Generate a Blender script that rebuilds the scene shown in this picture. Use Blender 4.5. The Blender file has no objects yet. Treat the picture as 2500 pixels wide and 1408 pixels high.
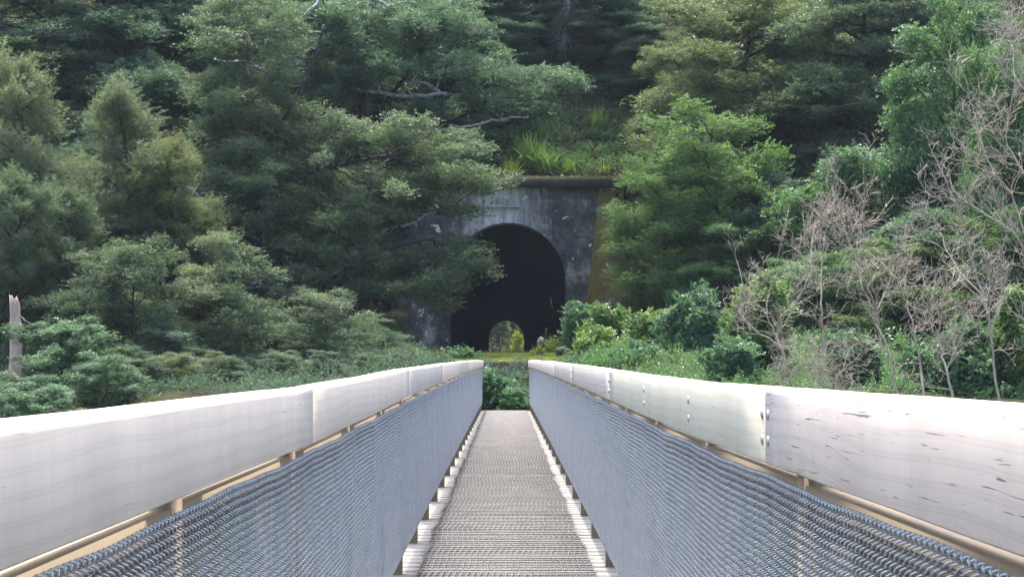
import bpy, math, random
import numpy as np
from mathutils import Vector, Matrix, Euler

C = bpy.context.scene
COL = C.collection
PI = math.pi
R = math.radians

# ------------------------------------------------------------------ camera
CZ = 1.6                      # camera height above the datum used for the terrain
F = 5130.0                    # focal length in photo pixels (2500 wide)
cam_d = bpy.data.cameras.new("camera")
cam_d.sensor_width = 36.0
cam_d.lens = F / 2500.0 * 36.0
cam_d.clip_start = 0.05
cam_d.clip_end = 2000.0
cam = bpy.data.objects.new("camera", cam_d)
COL.objects.link(cam)
cam.location = (0, 0, CZ)
cam.rotation_euler = (R(90 + 2.054), 0, R(-0.168))
C.camera = cam
CAMR = np.array(cam.rotation_euler.to_matrix())

# ------------------------------------------------------------------ sky and sun
SUN_EL, SUN_AZ = R(67), R(-10)         # azimuth measured clockwise from +Y (along the bridge)
w = bpy.data.worlds.new("World")
C.world = w
w.use_nodes = True
nt = w.node_tree
bg = nt.nodes["Background"]
sky = nt.nodes.new("ShaderNodeTexSky")
sky.sky_type = 'NISHITA'
sky.sun_disc = False
sky.sun_elevation = SUN_EL
sky.sun_rotation = SUN_AZ
sky.air_density = 1.0
sky.dust_density = 5.0
nt.links.new(sky.outputs[0], bg.inputs[0])
bg.inputs[1].default_value = 0.15
sl = bpy.data.lights.new("sun", 'SUN')
sl.energy = 2.0
sl.angle = R(3.0)
sl.color = (1.0, 0.96, 0.9)
sun = bpy.data.objects.new("sun", sl)
COL.objects.link(sun)
sd = Vector((math.sin(SUN_AZ) * math.cos(SUN_EL), math.cos(SUN_AZ) * math.cos(SUN_EL), math.sin(SUN_EL)))
sun.rotation_euler = sd.to_track_quat('Z', 'Y').to_euler()
C.view_settings.view_transform = 'Standard'
C.view_settings.look = 'None'
C.view_settings.gamma = 1
C.view_settings.exposure = 2.4
C.cycles.max_bounces = 6
C.cycles.diffuse_bounces = 3
C.cycles.glossy_bounces = 2
C.cycles.transmission_bounces = 2
C.cycles.caustics_reflective = False
C.cycles.caustics_refractive = False
C.cycles.sample_clamp_indirect = 4.0

# ------------------------------------------------------------------ helpers
def P(px, py, Y):
    """world point on the photo ray (px,py) at distance Y down the bridge axis"""
    d = CAMR @ np.array([(px - 1250) / F, (704 - py) / F, -1.0])
    d = d / d[1] * Y
    return np.array([d[0], d[1], d[2] + CZ])

def tag(o, label=None, cat=None, group=None, kind=None):
    if label: o["label"] = label
    if cat: o["category"] = cat
    if group: o["group"] = group
    if kind: o["kind"] = kind
    return o

def empty(name, loc, label, cat, group=None):
    o = bpy.data.objects.new(name, None)
    COL.objects.link(o)
    o.location = loc
    o.empty_display_size = 0.3
    return tag(o, label, cat, group)

class MB:
    """collects quads / polys, numpy style"""
    def __init__(s):
        s.v = []; s.f = []; s.n = 0; s.q = []; s.tone = []
    def add(s, verts, faces):
        verts = np.asarray(verts, float)
        s.v.append(verts)
        for f in faces: s.f.append([i + s.n for i in f])
        s.n += len(verts)
        return s
    def addq(s, verts, quads, tone=None):
        verts = np.asarray(verts, np.float32).reshape(-1, 3)
        s.v.append(verts)
        q = np.asarray(quads, np.int64) + s.n
        s.q.append(q)
        s.tone.append(tone if tone is not None else np.full(len(q), .5, np.float32))
        s.n += len(verts)
        return s
    def box(s, c, d, rot=None, bev=0.0):
        cx, cy, cz = c; dx, dy, dz = d[0] / 2, d[1] / 2, d[2] / 2
        v = np.array([[x, y, z] for z in (-dz, dz) for x, y in ((-dx, -dy), (dx, -dy), (dx, dy), (-dx, dy))])
        if rot is not None: v = v @ np.array(rot.to_matrix()).T
        v = v + np.array([cx, cy, cz])
        return s.add(v, [(3, 2, 1, 0), (4, 5, 6, 7), (0, 1, 5, 4), (1, 2, 6, 5), (2, 3, 7, 6), (3, 0, 4, 7)])
    def tube(s, pts, rad, n=6, cap=True):
        pts = np.asarray(pts, float); m = len(pts)
        rad = np.broadcast_to(np.asarray(rad, float), (m,))
        T = np.gradient(pts, axis=0); T /= np.linalg.norm(T, axis=1)[:, None] + 1e-9
        ref = np.array([0, 0, 1.0]) if abs(T[0][2]) < .9 else np.array([1.0, 0, 0])
        U = np.cross(T, ref); U /= np.linalg.norm(U, axis=1)[:, None] + 1e-9
        W = np.cross(U, T)
        a = np.arange(n) * 2 * PI / n
        ring = pts[:, None, :] + rad[:, None, None] * (np.cos(a)[None, :, None] * U[:, None, :] + np.sin(a)[None, :, None] * W[:, None, :])
        i = np.arange(m - 1)[:, None]; j = np.arange(n)[None, :]
        q = np.stack([i * n + j, i * n + (j + 1) % n, (i + 1) * n + (j + 1) % n, (i + 1) * n + j], -1).reshape(-1, 4)
        s.addq(ring.reshape(-1, 3), q)
        if cap and n >= 3:
            b = s.n - m * n
            s.f.append([b + k for k in range(n)][::-1]); s.f.append([s.n - n + k for k in range(n)])
        return s
    def build(s, name, mat, parent=None, smooth=False, tone=False):
        me = bpy.data.meshes.new(name)
        V = np.concatenate(s.v).astype(np.float32)
        Q = np.concatenate(s.q) if s.q else np.zeros((0, 4), np.int64)
        li = Q.reshape(-1)
        ls = np.arange(len(Q)) * 4
        if s.f:
            fl = [len(f) for f in s.f]
            st = len(li) + np.concatenate([[0], np.cumsum(fl)[:-1]])
            li = np.concatenate([li, np.concatenate([np.asarray(f) for f in s.f])])
            ls = np.concatenate([ls, st])
        me.vertices.add(len(V)); me.vertices.foreach_set("co", V.reshape(-1))
        me.loops.add(len(li)); me.loops.foreach_set("vertex_index", li.astype(np.int32))
        me.polygons.add(len(ls)); me.polygons.foreach_set("loop_start", ls.astype(np.int32))
        me.update(calc_edges=True)
        if tone:
            at = me.attributes.new("tone", 'FLOAT', 'FACE')
            t = np.concatenate(s.tone + [np.full(len(s.f), .5, np.float32)]).astype(np.float32)
            at.data.foreach_set("value", t)
        if smooth: me.polygons.foreach_set("use_smooth", np.ones(len(ls), bool))
        o = bpy.data.objects.new(name, me)
        me.materials.append(mat)
        COL.objects.link(o)
        o.parent = parent
        return o

def dup(o, parent=None, loc=None, rot=None, scale=None):
    c = o.copy(); COL.objects.link(c)
    if parent is not None: c.parent = parent
    if loc is not None: c.location = loc
    if rot is not None: c.rotation_euler = rot
    if scale is not None: c.scale = scale
    return c

# ------------------------------------------------------------------ materials
def newmat(name):
    m = bpy.data.materials.new(name); m.use_nodes = True
    nt = m.node_tree; b = nt.nodes["Principled BSDF"]
    return m, nt, b
def N(nt, t, **kw):
    n = nt.nodes.new(t)
    for k, v in kw.items():
        if hasattr(n, k): setattr(n, k, v)
        else: n.inputs[k].default_value = v
    return n
def ramp(nt, fac, stops, interp='LINEAR'):
    r = nt.nodes.new("ShaderNodeValToRGB"); r.color_ramp.interpolation = interp
    e = r.color_ramp.elements
    while len(e) < len(stops): e.new(0.5)
    for i, (p, c) in enumerate(stops):
        e[i].position = p; e[i].color = (*c, 1) if len(c) == 3 else c
    nt.links.new(fac, r.inputs[0]); return r.outputs[0]
def mix(nt, fac, a, b, mode='MIX'):
    m = nt.nodes.new("ShaderNodeMix"); m.data_type = 'RGBA'; m.blend_type = mode
    for sock, val in ((m.inputs[0], fac), (m.inputs[6], a), (m.inputs[7], b)):
        if hasattr(val, 'links') or hasattr(val, 'is_linked'): nt.links.new(val, sock)
        else: sock.default_value = val if not isinstance(val, tuple) else ((*val, 1) if len(val) == 3 else val)
    return m.outputs[2]
def coords(nt, scale=(1, 1, 1), kind='Object', loc=(0, 0, 0)):
    t = nt.nodes.new("ShaderNodeTexCoord"); m = nt.nodes.new("ShaderNodeMapping")
    m.inputs['Scale'].default_value = scale; m.inputs['Location'].default_value = loc
    nt.links.new(t.outputs[kind], m.inputs[0]); return m.outputs[0]
def noise(nt, vec, scale, detail=4, rough=.55, dist=0):
    n = nt.nodes.new("ShaderNodeTexNoise"); n.inputs['Scale'].default_value = scale
    n.inputs['Detail'].default_value = detail; n.inputs['Roughness'].default_value = rough
    n.inputs['Distortion'].default_value = dist
    nt.links.new(vec, n.inputs[0]); return n.outputs[0]
def bump(nt, b, h, strength=.3, dist=.01):
    n = nt.nodes.new("ShaderNodeBump"); n.inputs['Strength'].default_value = strength
    n.inputs['Distance'].default_value = dist
    nt.links.new(h, n.inputs['Height']); nt.links.new(n.outputs[0], b.inputs['Normal'])

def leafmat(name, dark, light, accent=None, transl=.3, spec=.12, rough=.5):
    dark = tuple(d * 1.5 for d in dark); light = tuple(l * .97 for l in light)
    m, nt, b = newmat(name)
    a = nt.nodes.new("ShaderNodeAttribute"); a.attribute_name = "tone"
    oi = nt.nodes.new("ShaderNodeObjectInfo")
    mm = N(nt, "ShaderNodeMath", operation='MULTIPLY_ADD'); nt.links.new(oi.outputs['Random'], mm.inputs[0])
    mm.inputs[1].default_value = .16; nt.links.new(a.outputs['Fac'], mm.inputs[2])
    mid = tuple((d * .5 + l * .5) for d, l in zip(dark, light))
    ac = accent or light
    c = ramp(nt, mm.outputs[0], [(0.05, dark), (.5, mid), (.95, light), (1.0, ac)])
    nt.links.new(c, b.inputs['Base Color'])
    b.inputs['Roughness'].default_value = rough
    b.inputs['Specular IOR Level'].default_value = spec
    tr = nt.nodes.new("ShaderNodeBsdfTranslucent")
    tc = mix(nt, 1.0, c, (1.1, 1.25, .72, 1), 'MULTIPLY')
    nt.links.new(tc, tr.inputs[0])
    ms = nt.nodes.new("ShaderNodeMixShader"); ms.inputs[0].default_value = transl
    nt.links.new(b.outputs[0], ms.inputs[1]); nt.links.new(tr.outputs[0], ms.inputs[2])
    nt.links.new(ms.outputs[0], nt.nodes["Material Output"].inputs[0])
    return m

def barkmat(name, c1, c2, lichen=None, amt=.55, sc=6.0):
    m, nt, b = newmat(name)
    v = coords(nt, (1, 1, .35))
    n1 = noise(nt, v, sc * 3, 5, .6)
    c = ramp(nt, n1, [(.3, c1), (.7, c2)])
    if lichen:
        n2 = noise(nt, coords(nt, (1, 1, 1), loc=(3, 1, 2)), sc, 4, .6)
        f = ramp(nt, n2, [(amt, (0, 0, 0)), (amt + .08, (1, 1, 1))])
        c = mix(nt, f, c, lichen)
    nt.links.new(c, b.inputs['Base Color']); b.inputs['Roughness'].default_value = .9
    bump(nt, b, n1, .6, .03)
    return m

def woodmat(name, base, line, crack, crackamt=.64, rough=.75, axis=1, grain=1.0):
    m, nt, b = newmat(name)
    sc = [1.0, 1.0, 1.0]; sc[axis] = .32
    oi = nt.nodes.new("ShaderNodeObjectInfo")
    t = nt.nodes.new("ShaderNodeTexCoord")
    mp = nt.nodes.new("ShaderNodeMapping"); mp.inputs['Scale'].default_value = sc
    off = N(nt, "ShaderNodeVectorMath", operation='SCALE'); off.inputs[0].default_value = (7, 3, 5)
    nt.links.new(oi.outputs['Random'], off.inputs['Scale'])
    nt.links.new(t.outputs['Object'], mp.inputs[0]); nt.links.new(off.outputs[0], mp.inputs['Location'])
    v = mp.outputs[0]
    # growth-ring lines
    n0 = noise(nt, v, 5.0, 2, .5)
    wv = N(nt, "ShaderNodeTexWave", wave_type='BANDS', bands_direction='Z')
    wv.inputs['Scale'].default_value = 11.0 * grain; wv.inputs['Distortion'].default_value = 4.5
    wv.inputs['Detail'].default_value = .3; wv.inputs['Detail Scale'].default_value = .45
    nt.links.new(v, wv.inputs[0])
    f1 = ramp(nt, wv.outputs[1], [(.0, (0, 0, 0)), (.62, (0, 0, 0)), (.93, (.55, .55, .55)), (1, (0.2, 0.2, 0.2))])
    c = mix(nt, f1, base, line)
    n1 = noise(nt, coords(nt, (1, 1, 1)), 3.5, 4, .6)
    c = mix(nt, .35, c, ramp(nt, n1, [(.3, tuple(x * .72 for x in base)), (.7, tuple(min(1, x * 1.15) for x in base))]))
    # vertical water marks
    n3 = noise(nt, coords(nt, (1, 9, .7)), 1.6, 3, .6)
    c = mix(nt, ramp(nt, n3, [(.45, (0, 0, 0)), (.75, (.35, .35, .35))]), c, tuple(x * .8 for x in base))
    # drying cracks
    cs = [170.0, 170.0, 170.0]; cs[axis] = 3.6
    t2 = nt.nodes.new("ShaderNodeMapping"); t2.inputs['Scale'].default_value = cs
    nt.links.new(t.outputs['Object'], t2.inputs[0]); nt.links.new(off.outputs[0], t2.inputs['Location'])
    n2 = noise(nt, t2.outputs[0], 1.3, 2, .5, .6)
    f2 = ramp(nt, n2, [(crackamt, (0, 0, 0)), (crackamt + .035, (1, 1, 1))])
    c = mix(nt, f2, c, crack)
    nt.links.new(c, b.inputs['Base Color']); b.inputs['Roughness'].default_value = rough
    b.inputs['Specular IOR Level'].default_value = .3
    bump(nt, b, n2, .03, .002)
    return m

M = {}
M['rail_l'] = woodmat("pale_weathered_timber", (.62, .53, .445), (.46, .385, .315), (.22, .17, .15), .74)
M['rail_r'] = woodmat("whitewashed_timber", (.60, .515, .445), (.43, .36, .31), (.16, .13, .12), .66)
M['rail_g'] = woodmat("greenish_treated_timber", (.50, .475, .385), (.37, .34, .27), (.30, .26, .22), .70)
M['rail_w'] = woodmat("greyed_timber", (.50, .445, .40), (.34, .30, .27), (.24, .20, .19), .63)
M['lower'] = woodmat("tan_treated_timber", (.31, .235, .15), (.21, .155, .10), (.12, .08, .05), .68)
M['post'] = woodmat("brown_post_timber", (.30, .23, .155), (.2, .15, .1), (.1, .07, .05), .66, axis=2)
M['plank'] = woodmat("worn_deck_timber", (.205, .19, .165), (.13, .12, .105), (.16, .14, .12), .66, axis=0, grain=1.6)

def plankwear():
    m = M['plank']; nt = m.node_tree; b = nt.nodes["Principled BSDF"]
    src = b.inputs['Base Color'].links[0].from_socket
    g = nt.nodes.new("ShaderNodeSeparateXYZ"); t = nt.nodes.new("ShaderNodeTexCoord"); nt.links.new(t.outputs['Object'], g.inputs[0])
    ab = N(nt, "ShaderNodeMath", operation='ABSOLUTE'); nt.links.new(g.outputs[0], ab.inputs[0])
    geo = nt.nodes.new("ShaderNodeNewGeometry"); mp = nt.nodes.new("ShaderNodeMapping"); mp.inputs['Scale'].default_value = (3, 12, 1)
    nt.links.new(geo.outputs['Position'], mp.inputs[0]); nz = noise(nt, mp.outputs[0], 1.5, 4, .6)
    md = N(nt, "ShaderNodeMath", operation='MULTIPLY_ADD'); nt.links.new(nz, md.inputs[0]); md.inputs[1].default_value = .10; nt.links.new(ab.outputs[0], md.inputs[2])
    f = ramp(nt, md.outputs[0], [(.49, (1, 1, 1)), (.54, (0, 0, 0))])
    worn = ramp(nt, noise(nt, mp.outputs[0], 2.2, 5, .7), [(.3, (.30, .315, .35)), (.6, (.50, .52, .57)), (.8, (.40, .45, .44))])
    c = mix(nt, f, src, mix(nt, 1.0, src, worn, 'MULTIPLY'))
    nt.links.new(c, b.inputs['Base Color'])
plankwear()
def wiremat():
    m, nt, b = newmat("galvanised_wire")
    n = noise(nt, coords(nt), 14, 3)
    nt.links.new(ramp(nt, n, [(.3, (.32, .34, .37)), (.7, (.47, .495, .525))]), b.inputs['Base Color'])
    b.inputs['Metallic'].default_value = .25; b.inputs['Roughness'].default_value = .45
    return m
M['wire'] = wiremat()
def netmat():
    m, nt, b = newmat("rusty_netting_wire")
    n = noise(nt, coords(nt), 6, 3)
    nt.links.new(ramp(nt, n, [(.35, (.03, .028, .032)), (.7, (.075, .068, .066))]), b.inputs['Base Color'])
    b.inputs['Metallic'].default_value = .3; b.inputs['Roughness'].default_value = .6
    return m
M['net'] = netmat()
def boltmat():
    m, nt, b = newmat("zinc_bolt"); b.inputs['Base Color'].default_value = (.42, .41, .42, 1)
    b.inputs['Metallic'].default_value = .8; b.inputs['Roughness'].default_value = .35
    return m
M['bolt'] = boltmat()
def steelmat():
    m, nt, b = newmat("girder_steel")
    n = noise(nt, coords(nt), 4, 4)
    nt.links.new(ramp(nt, n, [(.4, (.16, .17, .17)), (.7, (.22, .2, .17))]), b.inputs['Base Color'])
    b.inputs['Roughness'].default_value = .6
    return m
M['steel'] = steelmat()

def groundmat():
    m, nt, b = newmat("forest_ground")
    v = coords(nt)
    n1 = noise(nt, v, .9, 6, .65); n2 = noise(nt, v, 14, 5, .7)
    litter = ramp(nt, n2, [(.3, (.012, .010, .008)), (.5, (.030, .024, .017)), (.72, (.06, .045, .03))])
    moss = ramp(nt, n2, [(.3, (.015, .024, .010)), (.7, (.045, .06, .02))])
    c = mix(nt, ramp(nt, n1, [(.42, (0, 0, 0)), (.6, (1, 1, 1))]), litter, moss)
    # pale river gravel low down
    g = nt.nodes.new("ShaderNodeNewGeometry"); s = nt.nodes.new("ShaderNodeSeparateXYZ")
    nt.links.new(g.outputs['Position'], s.inputs[0])
    gr = ramp(nt, noise(nt, v, 9, 5, .8), [(.3, (.05, .048, .045)), (.7, (.15, .14, .13))])
    mr = N(nt, "ShaderNodeMapRange"); nt.links.new(s.outputs[2], mr.inputs[0])
    mr.inputs[1].default_value = -2.6; mr.inputs[2].default_value = -3.6
    c = mix(nt, mr.outputs[0], c, gr)
    nt.links.new(c, b.inputs['Base Color']); b.inputs['Roughness'].default_value = .95; b.inputs['Specular IOR Level'].default_value = .02
    bump(nt, b, n2, .8, .05)
    return m
M['ground'] = groundmat()

def concrete(name, moss=0.0):
    m, nt, b = newmat(name)
    v = coords(nt)
    n1 = noise(nt, v, .9, 9, .72); n2 = noise(nt, v, 6, 6, .7)
    c = ramp(nt, n1, [(.40, (.010, .010, .010)), (.47, (.040, .038, .037)), (.54, (.095, .090, .088)), (.62, (.34, .325, .315))])
    c = mix(nt, .3, c, ramp(nt, n2, [(.3, (.015, .015, .017)), (.75, (.19, .19, .20))]))
    # brown algae wash high up
    g = nt.nodes.new("ShaderNodeSeparateXYZ"); nt.links.new(v, g.inputs[0])
    nb = noise(nt, coords(nt, (1, 1, .4), loc=(5, 0, 0)), 1.2, 5, .6)
    mb = N(nt, "ShaderNodeMapRange"); nt.links.new(g.outputs[2], mb.inputs[0]); mb.inputs[1].default_value = 5.3; mb.inputs[2].default_value = 6.4
    ml = N(nt, "ShaderNodeMath", operation='MULTIPLY'); nt.links.new(mb.outputs[0], ml.inputs[0]); nt.links.new(nb, ml.inputs[1])
    c = mix(nt, ramp(nt, ml.outputs[0], [(.12, (0, 0, 0)), (.45, (.92, .92, .92))]), c, (.042, .034, .024))
    # pale vertical seepage streaks, strongest around the crown of the arch and on the left leg
    ns = noise(nt, coords(nt, (2.6, 1, .5)), 1.5, 8, .75, .6)
    dx = N(nt, "ShaderNodeVectorMath", operation='DISTANCE'); nt.links.new(coords(nt, (1, 0, .75)), dx.inputs[0])
    dx.inputs[1].default_value = (-.35, 0, 6.0 * .75)
    near = N(nt, "ShaderNodeMapRange"); nt.links.new(dx.outputs['Value'], near.inputs[0])
    near.inputs[1].default_value = 2.6; near.inputs[2].default_value = .3; near.inputs[3].default_value = 0; near.inputs[4].default_value = .5
    ad = N(nt, "ShaderNodeMath", operation='ADD'); nt.links.new(ns, ad.inputs[0]); nt.links.new(near.outputs[0], ad.inputs[1])
    c = mix(nt, ramp(nt, ad.outputs[0], [(.66, (0, 0, 0)), (1.0, (.9, .9, .9))]), c, (.50, .49, .49))
    # flaked pinkish-white spots
    nf = noise(nt, coords(nt, (1, 1, 1.3), loc=(9, 2, 4)), 2.0, 6, .62, .4)
    c = mix(nt, ramp(nt, nf, [(.635, (0, 0, 0)), (.65, (1, 1, 1))]), c, (.62, .56, .52))
    # fine pour lines
    if moss:
        nm = noise(nt, coords(nt, (2, 1, .5)), 1.6, 5, .6)
        mc = ramp(nt, n2, [(.3, (.085, .062, .016)), (.7, (.20, .145, .035))])
        c = mix(nt, ramp(nt, nm, [(.5 - moss * .35, (0, 0, 0)), (.62 - moss * .3, (1, 1, 1))]), c, mc)
    nt.links.new(c, b.inputs['Base Color']); b.inputs['Roughness'].default_value = .9
    bump(nt, b, n2, .5, .03)
    return m
M['conc'] = concrete("stained_concrete")
M['conc_moss'] = concrete("mossy_concrete", 1.0)
M['conc_brown'] = concrete("brown_concrete", .25)
def plain(name, c1, c2, sc=5, rough=.85):
    m, nt, b = newmat(name)
    n = noise(nt, coords(nt), sc, 5, .65)
    nt.links.new(ramp(nt, n, [(.3, c1), (.7, c2)]), b.inputs['Base Color']); b.inputs['Roughness'].default_value = rough
    bump(nt, b, n, .4, .02)
    return m
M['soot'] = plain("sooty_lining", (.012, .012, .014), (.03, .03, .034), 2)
M['cornice'] = plain("dark_cornice_concrete", (.020, .020, .016), (.055, .052, .036), 3)
M['mossrim'] = plain("moss_rim", (.09, .08, .015), (.24, .19, .04), 8)
M['digit'] = plain("pale_digit_concrete", (.20, .20, .20), (.38, .37, .36), 9)
M['rock'] = plain("weathered_rock", (.025, .024, .02), (.075, .068, .055), 4)
M['water'] = plain("river_water", (.02, .04, .04), (.03, .06, .06), 1, .1)
M['litter'] = leafmat("leaf_litter", (.05, .028, .014), (.19, .11, .05), transl=.1)
M['stump'] = barkmat("pale_dead_wood", (.24, .17, .125), (.42, .32, .25), (.16, .06, .04), .68, 3)
M['bark'] = barkmat("dark_bark", (.014, .012, .011), (.045, .039, .034), (.14, .15, .135), .64, 3)
M['bark_lichen'] = barkmat("lichen_bark", (.10, .10, .09), (.36, .37, .35), (.05, .045, .04), .62, 4)
M['twig'] = barkmat("bleached_twig", (.18, .155, .115), (.40, .355, .275), (.12, .08, .06), .66, 3)
M['twig_red'] = barkmat("reddish_twig", (.17, .145, .12), (.37, .335, .285), (.17, .09, .065), .62, 3)
M['twig_grey'] = barkmat("grey_dead_twig", (.12, .12, .13), (.26, .26, .28))

M['beech'] = leafmat("beech_leaf", (.032, .050, .036), (.122, .160, .104), (.19, .20, .10), .36)
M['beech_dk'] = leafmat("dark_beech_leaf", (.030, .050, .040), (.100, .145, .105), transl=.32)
M['beech_blue'] = leafmat("blue_green_beech_leaf", (.028, .050, .038), (.105, .160, .108), transl=.34)
M['beech_ol'] = leafmat("olive_beech_leaf", (.038, .052, .028), (.150, .182, .092), (.20, .15, .08), .36)
M['kanuka'] = leafmat("olive_needle_leaf", (.050, .066, .042), (.175, .208, .135), (.25, .25, .15), .36)
M['broad'] = leafmat("glossy_broadleaf", (.028, .060, .030), (.12, .21, .09), transl=.34, spec=.28, rough=.45)
M['bright'] = leafmat("bright_fine_leaf", (.040, .070, .028), (.125, .20, .078), (.19, .25, .08), .38)
M['brown_sh'] = leafmat("brown_olive_leaf", (.040, .038, .022), (.13, .12, .07), transl=.2)
M['shrub'] = leafmat("soft_shrub_leaf", (.045, .085, .028), (.16, .235, .085), (.24, .25, .07), .3, spec=.28)
M['shrub_dk'] = leafmat("dark_shrub_leaf", (.026, .058, .036), (.12, .20, .12), transl=.32, spec=.28)
M['yellow'] = leafmat("yellow_green_leaf", (.12, .14, .02), (.36, .38, .05), transl=.3)
M['flax'] = leafmat("flax_blade", (.06, .11, .025), (.19, .29, .07), (.3, .26, .1), .3)
M['flax_y'] = leafmat("lime_blade", (.15, .19, .03), (.36, .42, .08), transl=.35)
M['grass'] = leafmat("grass_blade", (.075, .095, .025), (.21, .25, .065), (.24, .20, .10), .3)
M['under'] = leafmat("undergrowth_leaf", (.022, .034, .018), (.095, .125, .055), (.11, .10, .05), .3)

# ------------------------------------------------------------------ terrain
def sm(a, b, x):
    t = np.clip((x - a) / (b - a), 0, 1); return t * t * (3 - 2 * t)
def G(x, Y):
    """ground height (world z)"""
    x = np.asarray(x, float); Y = np.asarray(Y, float); ax = np.abs(x)
    g = -5.6 + 0 * x
    g = g + (4.5) * sm(37, 46, Y + 0 * ax) - 0.0
    lift = np.interp(Y, [46.0, 47.8, 50.5, 56.5, 80.0, 81, 400], [0, 0, .25, 1.13, 1.53, 1.55, 1.55])
    side = sm(1.2, 3.5, ax) * (1 - sm(58, 70, Y)) * .35 * sm(44, 50, Y)
    g = g + lift + side
    g = g + 5.0 * sm(-2, -14, Y)
    rip = (np.sin(x * 1.7 + Y * .9) * np.cos(Y * 1.3 - x * .6) * .10 + np.sin(x * .43 + 1) * np.sin(Y * .37) * .25)
    g = g + rip * sm(1.5, 4, ax)
    fr = 80.5 - np.clip((ax - 5.2) * 1.15, 0, 13)
    wd = .5 + 6.5 * sm(4.8, 8.5, ax)
    s = Y - fr
    hill = 6.72 * np.clip(s / wd, 0, 1) + .74 * np.clip(s - wd, 0, None)
    hill = np.minimum(hill, 34) + .5 * np.sin(x * .5) * np.sin(Y * .31) * sm(83, 90, Y)
    hill = np.where(Y > 264.6, 0, np.minimum(hill, 7 + np.clip((264.5 - Y) * 1.2, 0, None)))
    far = .55 * np.clip(Y - 292, 0, None) + .5 * np.clip(ax - 9, 0, 40) * sm(262, 268, Y)
    return g + CZ - 1.1 + 1.1 - .0 + np.clip(hill, 0, None) + far - 0.0 + (-1.6 + 1.6)
def GZ(x, Y): return float(G(x, Y))

xs = np.concatenate([np.arange(-150, -30, 10), np.arange(-30, -12, 2), np.arange(-12, 12.01, .5), np.arange(14, 31, 2), np.arange(40, 151, 10)])
ys = np.concatenate([np.arange(-60, -14, 8), np.arange(-14, 40, 2), np.arange(40, 100.01, .5), np.arange(102, 140, 4), np.arange(142, 262, 8), [263, 264.5, 265], np.arange(268, 300, 4), np.arange(300, 420, 12)])
XX, YY = np.meshgrid(xs, ys)
ZZ = G(XX, YY)
b = MB()
nx = len(xs)
qi = []
for j in range(len(ys) - 1):
    for i in range(nx - 1):
        xc = (xs[i] + xs[i + 1]) / 2
        if abs(xc) < 4.3 and (80.4 <= ys[j] < 80.9): continue
        if abs(xc) < 3.0 and 260 <= ys[j] < 265: continue
        qi.append((j * nx + i, j * nx + i + 1, (j + 1) * nx + i + 1, (j + 1) * nx + i))
b.addq(np.stack([XX, YY, ZZ], -1), np.array(qi))
tag(b.build("ground", M['ground'], smooth=True), kind='structure')
b = MB(); b.addq([(-150, -40, -3.75), (150, -40, -3.75), (150, 22, -3.75), (-150, 22, -3.75)], [(0, 1, 2, 3)])
tag(b.build("river_water", M['water']), kind='structure')
ZP = GZ(0, 80)                # ground level at the portal
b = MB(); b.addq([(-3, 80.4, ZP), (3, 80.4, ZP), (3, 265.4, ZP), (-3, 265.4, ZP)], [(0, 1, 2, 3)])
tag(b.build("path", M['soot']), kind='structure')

# ------------------------------------------------------------------ tunnel portal
PX = (1240 - 1235) / F * 80
def arch(n=26, r=2.2, spring=None, z0=None):
    z0 = ZP - .3 if z0 is None else z0
    sp = CZ + (888 - 690) / F * 80 if spring is None else spring
    pts = [(-r * .985, z0), (-r, z0 + (sp - z0) * .5)]
    for k in range(n + 1):
        a = PI - PI * k / n
        pts.append((r * math.cos(a), sp + r * 1.04 * math.sin(a)))
    pts += [(r, z0 + (sp - z0) * .5), (r * .985, z0)]
    return np.array(pts)
def zpx(y, Y=80): return CZ + (888 - y) / F * Y
TOPZ = zpx(432)
def portal(Y0, Y1, label, cat, flip=1, front=True):
    root = empty("tunnel_portal", (PX, Y0, ZP), label, cat)
    A = arch()
    hw, top, bot = 4.35, TOPZ - .02, ZP - .5
    n = len(A)
    outer = []
    for (x, z) in A:
        if z <= ZP + .5: o = (math.copysign(hw, x), bot if z < ZP else z)
        else:
            dx, dz = x, z - (ZP + 1.5)
            k = min(hw / abs(dx) if abs(dx) > 1e-6 else 1e9, (top - ZP - 1.5) / dz if dz > 1e-6 else 1e9)
            o = (x * k, ZP + 1.5 + dz * k)
        outer.append(o)
    outer = np.array(outer)
    b = MB()
    sub = 4
    vv = []
    for k in range(sub + 1):
        t = k / sub; q = A * (1 - t) + outer * t
        vv.append(np.stack([q[:, 0], np.zeros(n), q[:, 1] - ZP], -1))
    V = np.concatenate(vv)
    qs = [(k * n + i, k * n + i + 1, (k + 1) * n + i + 1, (k + 1) * n + i) for k in range(sub) for i in range(n - 1)]
    d = Y1 - Y0
    V2 = V.copy(); V2[:, 1] = d
    b.addq(V, np.array(qs)); b.addq(V2, np.array(qs)[:, ::-1])
    nn = len(V)
    e = [(i, i + 1, nn + i + 1, nn + i) for i in range(n - 1)]
    o0 = sub * n
    e += [(o0 + i + 1, o0 + i, nn + o0 + i, nn + o0 + i + 1) for i in range(n - 1)]
    b.q.append(np.array(e)); b.tone.append(np.full(len(e), .5, np.float32))
    wall = b.build("wall", M['conc'], root)
    return root, wall
proot, pwall = portal(80.0, 81.05, "dark stained concrete tunnel portal with a round arch at the end of the footbridge", "tunnel portal")
# flat corners above the radial fan
def cbox(name, x0, x1, y0, y1, z0, z1, mat, root, Yr=80.0):
    b = MB(); b.box(((x0 + x1) / 2, (y0 + y1) / 2 - Yr, (z0 + z1) / 2 - ZP), (x1 - x0, y1 - y0, z1 - z0))
    return b.build(name, mat, root)
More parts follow.
